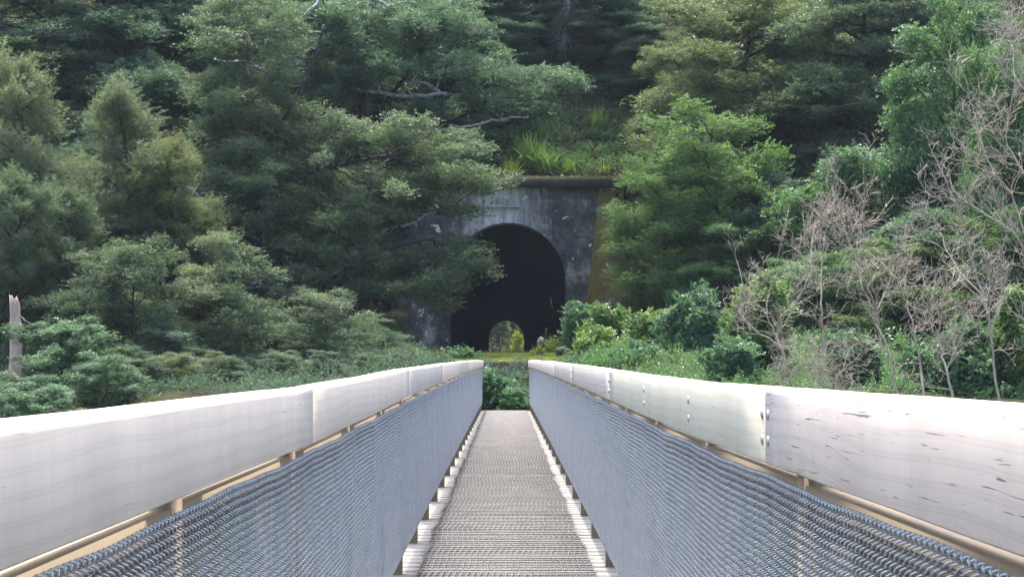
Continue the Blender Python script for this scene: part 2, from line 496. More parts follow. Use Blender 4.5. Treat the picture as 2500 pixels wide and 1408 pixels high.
# fill the two upper corners that the fan leaves open (it follows the rectangle edge except at the corners)
cbox("cornice", -4.55, 4.55, 79.76, 81.06, zpx(457), TOPZ, M['cornice'], proot)
b = MB()
rngm = random.Random(5)
for i in range(150):
    x = -4.5 + 9.0 * i / 150
    h = rngm.uniform(.015, .06) * (1.3 if x < .6 else .45)
    b.box((x + rngm.uniform(-.02, .02), -.20 + rngm.uniform(-.02, .03), TOPZ - ZP + h / 2 + .002), (.075, rngm.uniform(.1, .25), h), Euler((rngm.uniform(-.2, .2), 0, rngm.uniform(-.5, .5))))
b.build("moss_rim", M['mossrim'], proot)
def buttress(sx, mat_front, mat_facet):
    zb, zt = ZP - .5, zpx(458)
    zz = zpx(488)
    def V(x, y, z): return (sx * x, y - 80, z - ZP)
    b = MB()   # front and outer side
    v = [V(3.74, 79.05, zb), V(4.42, 79.05, zb), V(4.42, 79.975, zt), V(3.46, 79.975, zt), V(4.42, 80.9, zb), V(4.42, 80.9, zt)]
    b.add(v, [(0, 1, 2, 3), (1, 4, 5, 2)])
    f = b.build("buttress", mat_front, proot)
    b = MB()
    v = [V(2.72, 79.985, zb), V(3.738, 79.05, zb), V(3.458, 79.975, zt), V(3.45, 79.985, zz)]
    b.add(v, [(0, 1, 2, 3)])
    g = b.build("splayed_face", mat_facet, f)
buttress(1, M['conc_brown'], M['conc_moss'])
buttress(-1, M['conc'], M['conc'])
# date in relief
def text_mesh(s, size, depth, mat, parent, loc):
    cu = bpy.data.curves.new("date_numerals", 'FONT'); cu.body = s; cu.size = size; cu.extrude = depth
    cu.offset = .005; cu.space_character = 1.18; cu.align_x = 'CENTER'
    o = bpy.data.objects.new("tmp", cu); COL.objects.link(o)
    dg = bpy.context.evaluated_depsgraph_get(); me = bpy.data.meshes.new_from_object(o.evaluated_get(dg))
    bpy.data.objects.remove(o)
    me.materials.clear(); me.materials.append(mat)
    t = bpy.data.objects.new("date_numerals", me); COL.objects.link(t); t.parent = parent
    t.location = loc; t.rotation_euler = (R(90), 0, 0)
    return t
text_mesh("1926", .37, .035, M['digit'], proot, ((1222 - 1240) / F * 80, -.03, zpx(498.5) - ZP))
b = MB(); b.box(((1228 - 1240) / F * 80, -.02, zpx(506) - ZP), (1.25, .12, .035)); b.build("ledge", M['digit'], proot)
# lining
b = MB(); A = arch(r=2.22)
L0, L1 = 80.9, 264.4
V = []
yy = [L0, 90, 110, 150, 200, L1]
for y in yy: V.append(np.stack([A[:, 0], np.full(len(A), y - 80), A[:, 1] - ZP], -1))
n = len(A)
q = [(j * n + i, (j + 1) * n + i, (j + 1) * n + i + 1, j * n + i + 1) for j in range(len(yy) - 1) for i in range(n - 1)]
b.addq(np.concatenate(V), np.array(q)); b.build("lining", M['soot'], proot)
# the far mouth
froot, _ = portal(264.3, 265.2, "small far mouth of the tunnel ringed by dark lining", "tunnel mouth")

# ------------------------------------------------------------------ bridge
BR = empty("footbridge", (0, 2, CZ - 1.1), "long narrow timber footbridge with pale handrails and wire mesh sides leading to the tunnel", "footbridge")
BO = np.array([0, 2, CZ - 1.1])
rz_x = [0, 2, 5.5, 8, 10.5, 14, 18, 22, 26, 30, 34, 38, 42, 47.3, 60]
def railz(Y, s):
    a = [-.062, -.060, -.060, -.045, -.026, -.012, .006, .018, .036, .044, .056, .064, .072, .073, .07] if s < 0 else \
        [-.040, -.041, -.048, -.040, -.027, -.010, .004, .020, .036, .044, .056, .066, .074, .074, .07]
    return np.interp(Y, rz_x, a) + CZ
def deckz(Y): return CZ - np.interp(Y, [0, 10, 25, 47.3], [1.10, 1.085, 1.065, 1.05])
YE = 47.2
W1, W2, WPOST = .50, .532, .536
SP = 1.87
def handrail(s, y0, y1, mat, bolts=True):
    Yv = np.arange(y0, y1 + .001, (y1 - y0) / max(2, round((y1 - y0) / .45)))
    prof = []
    wI, wO, h, r = W1, W1 + .066, .147, .013
    for a in range(5):
        t = PI - a * PI / 8; prof.append((wI + r + r * math.cos(t), -r + r * math.sin(t)))
    for a in range(5):
        t = PI / 2 - a * PI / 8; prof.append((wO - r + r * math.cos(t), -r + r * math.sin(t)))
    prof += [(wO, -h + .004), (wO - .004, -h), (wI + .004, -h), (wI, -h + .004)]
    prof = np.array(prof); m = len(prof)
    rg = np.random.default_rng(int(y0 * 10) + (s > 0))
    b = MB(); V = []
    for y in Yv:
        jx = rg.normal(0, .00012)
        V.append(np.stack([s * (prof[:, 0] + jx), np.full(m, y - BO[1]), prof[:, 1] + railz(y, s) - BO[2] + rg.normal(0, .0005)], -1))
    V = np.concatenate(V)
    q = [(j * m + i, j * m + (i + 1) % m, (j + 1) * m + (i + 1) % m, (j + 1) * m + i) for j in range(len(Yv) - 1) for i in range(m)]
    q = np.array(q)
    if s < 0: q = q[:, ::-1]
    b.addq(V, q)
    e = [list(range(m)), list(range(len(V) - m, len(V)))]
    b.f += [e[0], e[1][::-1]] if s > 0 else [e[0][::-1], e[1]]
    o = b.build("handrail", mat, BR)
    return o
def bolt(o, s, y, zoff):
    b = MB(); n = 12
    rr = [(.0105, 0), (.010, .0018), (.0075, .003), (.004, .0037), (.0005, .004)]
    V = []
    for (r, h) in rr:
        for k in range(n):
            a = k * 2 * PI / n
            V.append((s * (W1 - .0005 - h), y - BO[1] + r * math.cos(a), railz(y, s) + zoff - BO[2] + r * math.sin(a)))
    q = [(j * n + i, j * n + (i + 1) % n, (j + 1) * n + (i + 1) % n, (j + 1) * n + i) for j in range(len(rr) - 1) for i in range(n)]
    b.addq(V, np.array(q)); b.build("bolt", M['bolt'], o, smooth=True)
jl = [.6, 5.45, 10.9, 16.6, 22.4, 28.2, 34, 40, 47.3]
jr = [.6, 4.05, 10.15, 15.9, 21.7, 27.5, 33.4, 39.6, 47.3]
ml = [M['rail_l'], M['rail_l'], M['rail_w'], M['rail_l'], M['rail_w'], M['rail_l'], M['rail_l'], M['rail_l']]
mr_ = [M['rail_r'], M['rail_g'], M['rail_w'], M['rail_w'], M['rail_l'], M['rail_l'], M['rail_l'], M['rail_l']]
for s, js, mm in ((-1, jl, ml), (1, jr, mr_)):
    for k in range(len(js) - 1):
        o = handrail(s, js[k] + .002, js[k + 1] - .002, mm[k])
        if s > 0 and k == 0: o["label"] = "pinkish white handrail board with long drying cracks"
        if s > 0 and k == 1: o["label"] = "greenish white handrail board with short diagonal cracks"
        if s > 0 and k == 2: o["label"] = "grey flaky handrail board"
        if s < 0 and k == 0: o["label"] = "smooth pale grey handrail board with faint grain lines"
        for y in ((js[k] + .045, js[k + 1] - .045) if k else (js[k + 1] - .045,)):
            if y < 26 and s > 0:
                for zo in (-.052, -.102): bolt(o, s, y, zo)
        if s > 0 and k == 1:
            for y in (5.75, 7.6):
                for zo in (-.052, -.102): bolt(o, s, y, zo)
# posts
ph = {-1: 3.45, 1: 3.83}
post_proto = {}
def mkpost():
    b = MB(); b.box((0, 0, 0), (.088, .088, 1.30)); return b
posts = {-1: [], 1: []}
for s in (-1, 1):
    k = -1
    while True:
        y = ph[s] + SP * k; k += 1
        if y > YE - .3: break
        posts[s].append(y)
    posts[s].append(YE + .02)
pp = None
for s in (-1, 1):
    for y in posts[s]:
        loc = (s * (WPOST + .044) - BO[0], y - BO[1], railz(y, s) - .012 - .65 - BO[2])
        if pp is None:
            pp = mkpost().build("post", M['post'], BR); pp.location = loc
        else: dup(pp, BR, loc)
# lower rails between posts
lp = None
rg = random.Random(3)
for s in (-1, 1):
    ys_ = posts[s]
    for a, c in zip(ys_[:-1], ys_[1:]):
        L = c - a - .09
        ym = (a + c) / 2
        za, zc = railz(a, s), railz(c, s)
        loc = (s * (W2 + .006 + .024) - BO[0], ym - BO[1], (za + zc) / 2 - .172 - .036 - BO[2] + rg.uniform(-.002, .002))
        rot = (math.atan2(zc - za, c - a), 0, 0)
        if lp is None:
            b = MB(); b.box((0, 0, 0), (.046, 1.0, .072)); lp = b.build("lower_rail", M['lower'], BR)
            lp.location = loc; lp.rotation_euler = rot; lp.scale = (1, L, 1)
        else: dup(lp, BR, loc, rot, (1, L, 1))
# chain-link panels
def chainlink(seed, L, H=.765, p=.0170, dx0=.036, r=.00175):
    """flattened vertical spirals of wire, each hooked into the next"""
    rg = np.random.default_rng(seed)
    nw = int(round(L / dx0)); dx = L / nw
    nz = int(H / p); p = H / nz
    sx, sz, sy = [], [], []
    for k in range(nz):
        z = -k * p
        for f, g, y in ((-.04, 0, -.0040), (.06, .12, .0030), (.42, .36, .0062), (.84, .58, .0040), (1.04, .74, -.0020), (.55, .90, -.0056)):
            sx.append(f * dx); sz.append(z - g * p); sy.append(y)
    sx = np.array(sx); sz = np.array(sz); sy = np.array(sy)
    b = MB()
    ph = rg.uniform(0, 6, 6)
    def ripple(x, z):
        t = x / L
        env = np.sin(PI * np.clip(t, 0, 1)) ** .5
        y = .0014 * np.sin(2 * PI * t + ph[0]) * np.sin(3 * z + ph[1]) * env
        zz = (.0030 * np.sin(2 * PI * t + ph[3]) + .0012 * np.sin(6 * PI * t + ph[4])) * env * (1 + z * .5)
        return y, zz
    for k in range(nw):
        x = k * dx + sx + rg.normal(0, .0012); z = sz + rg.normal(0, .0004)
        ry, rz = ripple(np.clip(x, 0, L), z)
        b.tube(np.stack([sy + ry, x, z + rz], -1), r, 4, cap=False)
        t = np.linspace(0, 1, 8)       # knuckled selvage
        for h in (0, .5):
            xt = (k + h) * dx - .001 + .020 * t; yt = .0045 * np.sin(t * 2 * PI * .95 + h * 2 * PI); zt = .001 + .011 * np.sin(t * PI)
            ry, rz = ripple(np.clip(xt, 0, L), zt)
            b.tube(np.stack([yt + ry, xt, zt + rz], -1), r * 1.2, 4, cap=False)
    return b
cl = {}
bays = []
for s in (-1, 1):
    ys_ = posts[s]
    for i, (a, c) in enumerate(zip(ys_[:-1], ys_[1:])):
        v = (i * 7 + (s > 0)) % 3
        za, zc = railz(a, s), railz(c, s)
        loc = (s * (W2 - .001) - BO[0], a - BO[1], za - .193 - BO[2])
        rot = (math.atan2(zc - za, c - a), 0, 0)
        sc = (1, (c - a) / SP, 1)
        if v not in cl:
            o = chainlink(v, SP).build("wire_mesh", M['wire'], BR, smooth=True); cl[v] = o
            o.location = loc; o.rotation_euler = rot; o.scale = (-s, sc[1], sc[2])
        else: dup(cl[v], BR, loc, rot, (-s, sc[1], sc[2]))
# deck planks
pw, gap = .215, .014
pl = None
ysp = np.arange(.6, YE, pw + gap)
b = MB()
rg = random.Random(8)
near = 0
for y in ysp:
    c = (0 + rg.uniform(-.006, .006), y - BO[1], deckz(y) - .022 - BO[2] + rg.uniform(-.0015, .0015))
    if y > 9.3 and near < 100:
        near += 1
        if pl is None:
            bb = MB(); bb.box((0, 0, 0), (1.36, pw, .044)); pl = bb.build("deck_plank", M['plank'], BR); pl.location = c
        else: dup(pl, BR, c)
    else: b.box(c, (1.36, pw, .044))
tag(b.build("deck_planks", M['plank'], BR), kind='stuff')
# bearers, girders, end beams
for s in (-1, 1):
    b = MB()
    for a, c in ((.6, 12), (12, 24), (24, 36), (36, YE)):
        b.box((s * .42, (a + c) / 2 - BO[1], (deckz(a) + deckz(c)) / 2 - .044 - .16 - BO[2]), (.09, c - a - .01, .3))
    b.build("girder", M['steel'], BR)
b = MB(); b.box((0, YE + .02 - BO[1], deckz(YE) - .03 - BO[2]), (1.4, .06, .08)); b.build("end_beam", M['post'], BR)
# anti-slip netting
b = MB()
rgn = np.random.default_rng(4)
net_w = .455
lens = [(.8, 11.0), (10.9, 20.2), (20.1, 29.4), (29.3, 38.6), (38.5, YE - .05)]
for (a, c) in lens:
    b = MB()
    Yv = np.arange(a, c, .09)
    nc = 29
    phs = rgn.uniform(0, 6, 4)
    def shift(y, x): return .008 * np.sin(y * 3.1 + phs[0]) + .005 * np.sin(y * 7.3 + phs[1] + x * 2) + .008 * np.sin(y * 1.1 + phs[2])
    for k in range(nc):
        x0 = -net_w + 2 * net_w * k / (nc - 1)
        x = x0 + shift(Yv, x0) + rgn.normal(0, .0012, len(Yv))
        z = deckz(Yv) + .005 + .0025 * np.abs(np.sin(Yv * 9 + k)) + rgn.uniform(0, .002, len(Yv))
        b.tube(np.stack([x, Yv - BO[1], z - BO[2]], -1), .0042, 3, cap=False)
    Xv = np.linspace(-net_w - .006, net_w + .006, 25)
    for y in np.arange(a, c, .135):
        yy = y + .006 * np.sin(Xv * 9 + y * 5) + rgn.normal(0, .0015, len(Xv)) + rgn.normal(0, .004)
        b.tube(np.stack([Xv + shift(y, 0), yy - BO[1], deckz(y) + .0085 + 0 * Xv - BO[2]], -1), .0040, 3, cap=False)
    b.build("netting", M['net'], BR)

# ------------------------------------------------------------------ foliage machinery
def unit(a): return a / (np.linalg.norm(a, axis=-1, keepdims=True) + 1e-9)
def leaves(S, D, U, L, n, ls, asp, rg, ang=50, jit=.35, tone=None):
    """n leaves on each twig; returns verts (N*n*4,3), tone (N*n)"""
    N_ = len(S)
    t = (np.arange(n)[None, :] + rg.uniform(.1, .9, (N_, n))) / n
    side = np.where(np.arange(n) % 2 == 0, 1.0, -1.0)[None, :] * np.ones((N_, 1))
    Wd = unit(np.cross(D, U))
    pos = S[:, None, :] + D[:, None, :] * (L[:, None] * t)[..., None]
    pos = pos - np.array([0, 0, 1.0]) * (t ** 2 * L[:, None] * .15)[..., None]
    th = np.radians(ang) * rg.uniform(.6, 1.3, (N_, n))
    ld = D[:, None, :] * np.cos(th)[..., None] + Wd[:, None, :] * (side * np.sin(th))[..., None] + U[:, None, :] * rg.normal(0, jit, (N_, n))[..., None]
    ld = unit(ld + rg.normal(0, .12, (N_, n, 3)))
    nn = unit(U[:, None, :] + rg.normal(0, jit, (N_, n, 3)))
    lw = unit(np.cross(ld, nn))
    sz = (ls * rg.uniform(.65, 1.25, (N_, n)))[..., None]
    a = pos; c = pos + ld * sz
    m = pos + ld * sz * .5
    b1 = m + lw * sz * asp * .5 + nn * sz * .06; b2 = m - lw * sz * asp * .5 + nn * sz * .06
    V = np.stack([a, b1, c, b2], 2).reshape(-1, 3)
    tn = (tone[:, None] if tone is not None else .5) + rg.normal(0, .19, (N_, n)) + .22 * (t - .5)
    return V, tn.reshape(-1)

def pad(kind, seed):
    rg = np.random.default_rng(seed)
    K = dict(
        beech=dict(r=.68, h=.36, nt=95, tl=.46, n=9, ls=.090, asp=.50, up=.34, j=.5),
        kanuka=dict(r=.50, h=.80, nt=150, tl=.42, n=13, ls=.085, asp=.26, up=1.1, j=.5),
        broad=dict(r=.80, h=.50, nt=170, tl=.30, n=7, ls=.10, asp=.60, up=.35, j=.45),
        fine=dict(r=.80, h=.50, nt=190, tl=.34, n=8, ls=.076, asp=.62, up=.25, j=.5),
        shrub=dict(r=.48, h=.42, nt=60, tl=.30, n=8, ls=.125, asp=.66, up=.7, j=.35),
        twiggy=dict(r=.65, h=.55, nt=170, tl=.40, n=9, ls=.030, asp=.6, up=.9, j=.6),
    )[kind]
    N_ = K['nt']
    d = unit(rg.normal(0, 1, (N_, 3)) * np.array([1, 1, .8]) + np.array([0, 0, .35]))
    rad = rg.uniform(.15, 1, (N_, 1)) ** .55
    lob = 1 + .25 * np.sin(3 * np.arctan2(d[:, 1], d[:, 0]) + rg.uniform(0, 6)) + .15 * np.sin(5 * np.arctan2(d[:, 1], d[:, 0]) + rg.uniform(0, 6))
    S = d * rad * np.array([K['r'], K['r'], K['h']]) * lob[:, None]
    if kind == 'beech':      # saucer: edges droop a little, fan tiers
        S[:, 2] -= .12 * (S[:, 0] ** 2 + S[:, 1] ** 2)
        S[:, 2] = np.round(S[:, 2] / .13) * .13 + rg.normal(0, .035, N_)
    D = unit(np.concatenate([S[:, :2], np.zeros((N_, 1))], 1) + rg.normal(0, .3, (N_, 3)) * np.array([1, 1, .3])) 
    D = unit(D + np.array([0, 0, 1.0]) * K['up'] + rg.normal(0, .12, (N_, 3)))
    U = unit(np.array([0, 0, 1.0]) + rg.normal(0, .22, (N_, 3)) - D * .2)
    U = unit(U - D * np.sum(U * D, 1, keepdims=True))
    L = K['tl'] * rg.uniform(.6, 1.25, N_)
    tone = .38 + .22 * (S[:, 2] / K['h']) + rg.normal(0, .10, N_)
    V, tn = leaves(S - D * L[:, None] * .5, D, U, L, K['n'], K['ls'], K['asp'], rg, jit=K['j'], tone=tone)
    return V.astype(np.float32), tn.astype(np.float32), (S - D * L[:, None] * .5, S + D * L[:, None] * .3)
PADS = {}
def getpad(kind, i):
    if (kind, i) not in PADS: PADS[(kind, i)] = pad(kind, hash((len(kind), i)) % 9999 + i * 17 + len(kind) * 131)
    return PADS[(kind, i)]
def rotz(a): c, s = math.cos(a), math.sin(a); return np.array([[c, -s, 0], [s, c, 0], [0, 0, 1]])

def crown_mesh(pads, kind, seed, nvar=5, frac=1.0):
    """pads: list of (pos, scale_xy, scale_z, tone_shift)"""
    rg = np.random.default_rng(seed)
    b = MB(); VV = []; TT = []
    for (p, sx, sz, ts) in pads:
        V, t, _ = getpad(kind, int(rg.integers(nvar)))
        a = rg.uniform(0, 2 * PI)
        tl = Euler((rg.normal(0, .14), rg.normal(0, .14), a)).to_matrix()
        W_ = (V * np.array([sx, sx, sz])) @ np.array(tl).T + np.asarray(p)
        VV.append(W_.astype(np.float32)); TT.append(t + ts)
    V = np.concatenate(VV); T_ = np.concatenate(TT)
    q = np.arange(len(V)).reshape(-1, 4)
    b.addq(V, q, T_.astype(np.float32))
    return b

def bez(a, c, sag, n, rg, wob):
    a = np.asarray(a, float); c = np.asarray(c, float)
    t = np.linspace(0, 1, n)[:, None]
    p = a * (1 - t) + c * t
    p[:, 2] += (sag * 4 * t * (1 - t))[:, 0]
    L = np.linalg.norm(c - a)
    w_ = np.cumsum(rg.normal(0, 1, (n, 3)), 0) * wob * L / n
    w_ -= t * w_[-1]
    return p + w_ * (t * 1.0) ** .5

KINDS = dict(
    beech=dict(H=11, R=3.7, nl=38, low=.12, pr=1.0, psz=1.15, mat='beech', up=.12, env=lambda t: (math.sin(PI * min(1, t * .78 + .22)) ** .6)),
    kanuka=dict(H=9, R=1.7, nl=30, low=.10, pr=1.0, psz=1.0, mat='kanuka', up=.9, env=lambda t: (1 - t) ** .55 * min(1, .55 + t * 2)),
    broad=dict(H=7, R=2.6, nl=26, low=.12, pr=1.0, psz=.9, mat='broad', up=.45, env=lambda t: math.sqrt(max(0, 1 - (t * 1.15 - .25) ** 2)) if t < 1 else .2),
    fine=dict(H=7, R=2.3, nl=26, low=.06, pr=1.0, psz=.9, mat='bright', up=.35, env=lambda t: math.sqrt(max(0.03, 1 - (t * 1.05 - .2) ** 2))),
    sap=dict(H=3.6, R=1.9, nl=26, low=.06, pr=1.0, psz=.85, mat='beech', up=.30, pk='beech', env=lambda t: (1 - t * .85) ** .6 * min(1, .7 + t * 2)),
    bush=dict(H=3.0, R=1.7, nl=26, low=.05, pr=1.0, psz=.62, mat='shrub_dk', up=.45, pk='broad', env=lambda t: math.sqrt(max(.05, 1 - (t * 1.05 - .12) ** 2))),
    twiggy=dict(H=4, R=1.6, nl=16, low=.08, pr=1.0, psz=.9, mat='brown_sh', up=.7, env=lambda t: math.sqrt(max(0.03, 1 - (t * 1.05 - .2) ** 2))),
)
def limb_tubes(b, path, r0, r1, n=6): b.tube(path, np.linspace(r0, r1, len(path)), n)

def make_tree(kind, seed, H=None, Rr=None, bark='bark'):
    """returns (trunk mesh obj, crown mesh obj) data built at origin, not yet placed"""
    K = KINDS[kind]; rg = np.random.default_rng(seed)
    H = H or K['H']; Rr = Rr or K['R']
    tp = bez((0, 0, -.6), (rg.normal(0, .25), rg.normal(0, .25), H * .93), 0, 12, rg, .25)
    bt = MB(); r0 = .022 * H
    limb_tubes(bt, tp, r0, r0 * .12, 8)
    pads = []
    for i in range(K['nl']):
        t = (i + rg.uniform(0, .9)) / K['nl']
        h = K['low'] + (1 - K['low']) * t
        az = i * 2.399 + rg.normal(0, .4)
        Ln = max(.35, Rr * K['env'](t) * rg.uniform(.72, 1.12))
        base = np.array([np.interp(h * H * .93, tp[:, 2], tp[:, k]) for k in range(3)])
        tip = base + np.array([math.cos(az), math.sin(az), 0]) * Ln + np.array([0, 0, Ln * K['up'] * rg.uniform(.6, 1.4)])
        if kind in ('beech', 'sap'): tip[2] += rg.normal(.1, .45)
        lp_ = bez(base, tip, Ln * .06, 7, rg, .35)
        limb_tubes(bt, lp_, r0 * .42 * (1 - t * .6), r0 * .08, 5)
        for f in ((.5, .78, 1.0) if Ln > 1.4 else (.6, 1.0)):
            for s_ in ((-1, 0, 1) if (kind == 'beech' and Ln > 1.5) else (-1, 1) if (Ln > 1.8 and f < .9) else (0,)):
                k = f * 6; p = lp_[int(k)] if k >= 6 else lp_[int(k)] * (1 - k % 1) + lp_[int(k) + 1] * (k % 1)
                off = np.array([-math.sin(az), math.cos(az), 0]) * s_ * Ln * .32 * rg.uniform(.6, 1.3)
                q = p + off * (1 if f < .9 else .55) + rg.normal(0, .16, 3)
                if s_: limb_tubes(bt, bez(p, q, 0, 4, rg, .3), r0 * .12, r0 * .04, 4)
                sc = K['psz'] * rg.uniform(.6, 1.05)
                pads.append((q, sc, sc * rg.uniform(.8, 1.2), rg.normal(0, .09)))
    pads.append((tp[-1] + np.array([0, 0, .1]), K['psz'] * .55, K['psz'] * .8, .05))
    return bt, pads, H, Rr

PROTO = {}
def proto(kind, var):
    """prototype meshes (built once, linked by every copy)"""
    if (kind, var) in PROTO: return PROTO[(kind, var)]
    bt, pads, H, Rr = make_tree(kind, 100 + var * 7 + len(kind))
    tr = bt.build("trunk", M['bark'], None, smooth=True)
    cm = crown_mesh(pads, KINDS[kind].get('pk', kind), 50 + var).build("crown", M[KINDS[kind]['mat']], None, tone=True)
    for o in (tr, cm): COL.objects.unlink(o)
    PROTO[(kind, var)] = (tr, cm, H, Rr); return PROTO[(kind, var)]

def tree(name, kind, var, px, ptop, Y, wpx, label, cat='tree', mat=None, bark=None, rot=None, group=None, base_z=None, sc_max=1.5):
    tr, cm, H, Rr = proto(kind, var)
    top = P(px, ptop, Y)
    zb = GZ(top[0], Y) if base_z is None else base_z
    sh = max(.15, (top[2] - zb) / (H + .5))
    sw = wpx / F * Y / (2 * (Rr + .55))
    if sh < sw * .62:            # a low plant: the base sits in the hollow below the bank
        sh = sw * .62; zb = top[2] - sh * (H + .5)
    e = empty(name, (top[0], Y, zb - .05), label, cat, group)
    a = rot if rot is not None else (abs(hash((px * 3 + var))) % 628) / 100.0
    e.rotation_euler = (0, 0, a); e.scale = (sw, sw, sh)
    for o in (tr, cm):
        c = o.copy(); COL.objects.link(c); c.parent = e
        m = (bark if o is tr else mat)
        if m:
            c.material_slots[0].link = 'OBJECT'; c.material_slots[0].material = M[m]
    return e

# ------------------------------------------------------------------ two hand-shaped beeches in front of the portal
def seg_pads(spec, rg, Y0, dY, dens=1.0, size=1.0):
    """spec ellipses (cx,cy,rx,ry,tone): scatter saucer pads inside"""
    out = []
    for (cx, cy, rx, ry, ts) in spec:
        area = rx * ry * PI * (Y0 / F) ** 2
        n = max(3, int(area * 4.3 * dens))
        for _ in range(n):
            r_ = math.sqrt(rg.uniform(0, 1)); a = rg.uniform(0, 2 * PI)
            x = cx + rx * r_ * math.cos(a) * .92; y = cy + ry * r_ * math.sin(a) * .9
            sc = rg.uniform(.65, 1.15) * size
            p = P(x, y, Y0 - .7 + rg.normal(0, dY))
            out.append((p, sc, sc * rg.uniform(.8, 1.15), ts + rg.normal(0, .07)))
    return out
def px_path(pts, Y):
    """polyline through photo points, depth eased between the given distances"""
    if not hasattr(Y, '__len__'): Y = [Y] * len(pts)
    p = np.array([P(x, y, d) for (x, y), d in zip(pts, Y)])
    t = np.arange(len(p)); tt = np.linspace(0, len(p) - 1, (len(p) - 1) * 5 + 1)
    # catmull-like smoothing
    q = np.stack([np.interp(tt, t, p[:, k]) for k in range(3)], -1)
    for _ in range(2): q[1:-1] = (q[:-2] + q[1:-1] * 2 + q[2:]) / 4
    return q
def custom_tree(name, label, Y0, base, limbs, spec, mat, seed, dY=1.2, dens=1.0, kind='beech', size=1.0, extra=None):
    rg = np.random.default_rng(seed)
    x0 = P(base[0], 888, Y0)[0]
    e = empty(name, (x0, Y0, GZ(x0, Y0)), label, 'tree')
    o0 = np.array(e.location)
    bt = MB()
    allp = []
    for (pts, Yl, r0, r1) in limbs:
        q = px_path(pts, Yl)
        q[1:-1] += rg.normal(0, .02, (len(q) - 2, 3))
        bt.tube(q - o0, np.linspace(r0, r1, len(q)) * (1 + rg.normal(0, .05, len(q))), 8); allp.append(q)
    if extra:
        for (pts, Yl, r0, r1) in extra:
            b2 = MB(); q = px_path(pts, Yl); q[1:-1] += rg.normal(0, .02, (len(q) - 2, 3))
            b2.tube(q - o0, np.linspace(r0, r1, len(q)) * (1 + rg.normal(0, .07, len(q))), 8)
            # a few bare side twigs
            for k in range(5):
                i = int(rg.integers(3, len(q) - 1)); d = np.array([rg.normal(0, .35), rg.normal(0, .2), rg.uniform(-.1, .45)])
                b2.tube(bez(q[i], q[i] + d, 0, 5, rg, .5) - o0, np.linspace(r1 * .8, .006, 5), 4)
            b2.build("branch", M['bark_lichen'], e, smooth=True); allp.append(q)
    A_ = np.concatenate(allp)
    pads = seg_pads(spec, rg, Y0, dY, dens, size)
    for (p, sc, _, _) in pads:
        d2 = np.sum((A_ - p) ** 2 * np.array([1, .5, 1.6]), 1) + np.where(A_[:, 2] > p[2] + .6, 3, 0); k = int(np.argmin(d2))
        if d2[k] < 5 and rg.uniform() < .5:
            q = bez(A_[k], p, -.15, 7, rg, .3)
            bt.tube(q - o0, np.linspace(.035, .010, 7), 4, cap=False)
    bt.build("trunk", M['bark'], e, smooth=True)
    pads = [(p - o0, a, c, t) for (p, a, c, t) in pads]
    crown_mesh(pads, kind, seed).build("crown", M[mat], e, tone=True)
    return e

custom_tree("beech_tree", "big spreading beech with forked trunk overhanging the left side of the tunnel portal", 68, (640, 900),
    [([(640, 905), (645, 830), (640, 740), (620, 600), (640, 480), (625, 330), (615, 200), (600, 90)], [68, 68, 68, 68.3, 69, 69.4, 69.8, 70], .30, .12),
     ([(655, 860), (690, 780), (720, 740), (790, 690), (870, 640), (960, 600), (1060, 580)], [68, 67.8, 67.6, 67.3, 67, 66.8, 66.5], .17, .05),
     ([(690, 790), (760, 735), (840, 720), (930, 700), (1010, 690)], [67.8, 67.3, 67, 67, 67], .10, .04),
     ([(640, 500), (720, 430), (830, 400), (950, 380)], [68, 67.6, 67.3, 67], .12, .04),
     ([(625, 380), (700, 290), (760, 160), (790, 60)], [68, 68, 68, 68], .12, .04),
     ([(640, 600), (560, 560), (480, 500)], [68, 67, 66.4], .1, .03)],
    [(720, 640, 190, 70, .0), (900, 480, 200, 70, .05), (1080, 430, 115, 38, .06), (1150, 440, 70, 26, .08), (1215, 452, 60, 12, .08), (1120, 500, 60, 28, .05), (1150, 640, 30, 30, .0), (1110, 690, 40, 40, .0), (860, 560, 150, 35, -.02),
     (950, 680, 160, 60, -.03), (1060, 640, 100, 50, -.02), (1080, 720, 42, 40, -.04), (760, 780, 90, 30, -.05), (680, 420, 170, 60, 0), (1120, 600, 42, 16, .05),
     (600, 520, 120, 60, -.02), (560, 700, 110, 50, -.04), (1000, 340, 170, 50, .05), (780, 330, 160, 60, 0), (1130, 370, 70, 30, .06), (840, 865, 130, 22, -.1), (560, 850, 110, 50, -.05), (430, 780, 120, 70, -.03), (780, 850, 130, 40, -.08), (880, 800, 70, 30, -.06), (620, 210, 150, 80, 0), (600, 70, 150, 80, 0), (610, 330, 130, 60, .02), (700, 700, 150, 60, -.03), (560, 420, 110, 60, 0), (480, 600, 100, 70, -.02)],
    'beech', 11, 1.1, 1.15,
    extra=[([(845, 610), (900, 592), (950, 555), (1010, 548), (1040, 520), (1068, 518)], [66.8, 66.8, 66.8, 66.8, 66.8, 66.8], .06, .02),
           ([(420, 445), (450, 458), (478, 470), (500, 492)], [65, 65, 65.2, 65.5], .06, .04),
           ([(480, 690), (560, 683), (620, 688), (665, 708)], [65, 65, 65.4, 66], .035, .05)])
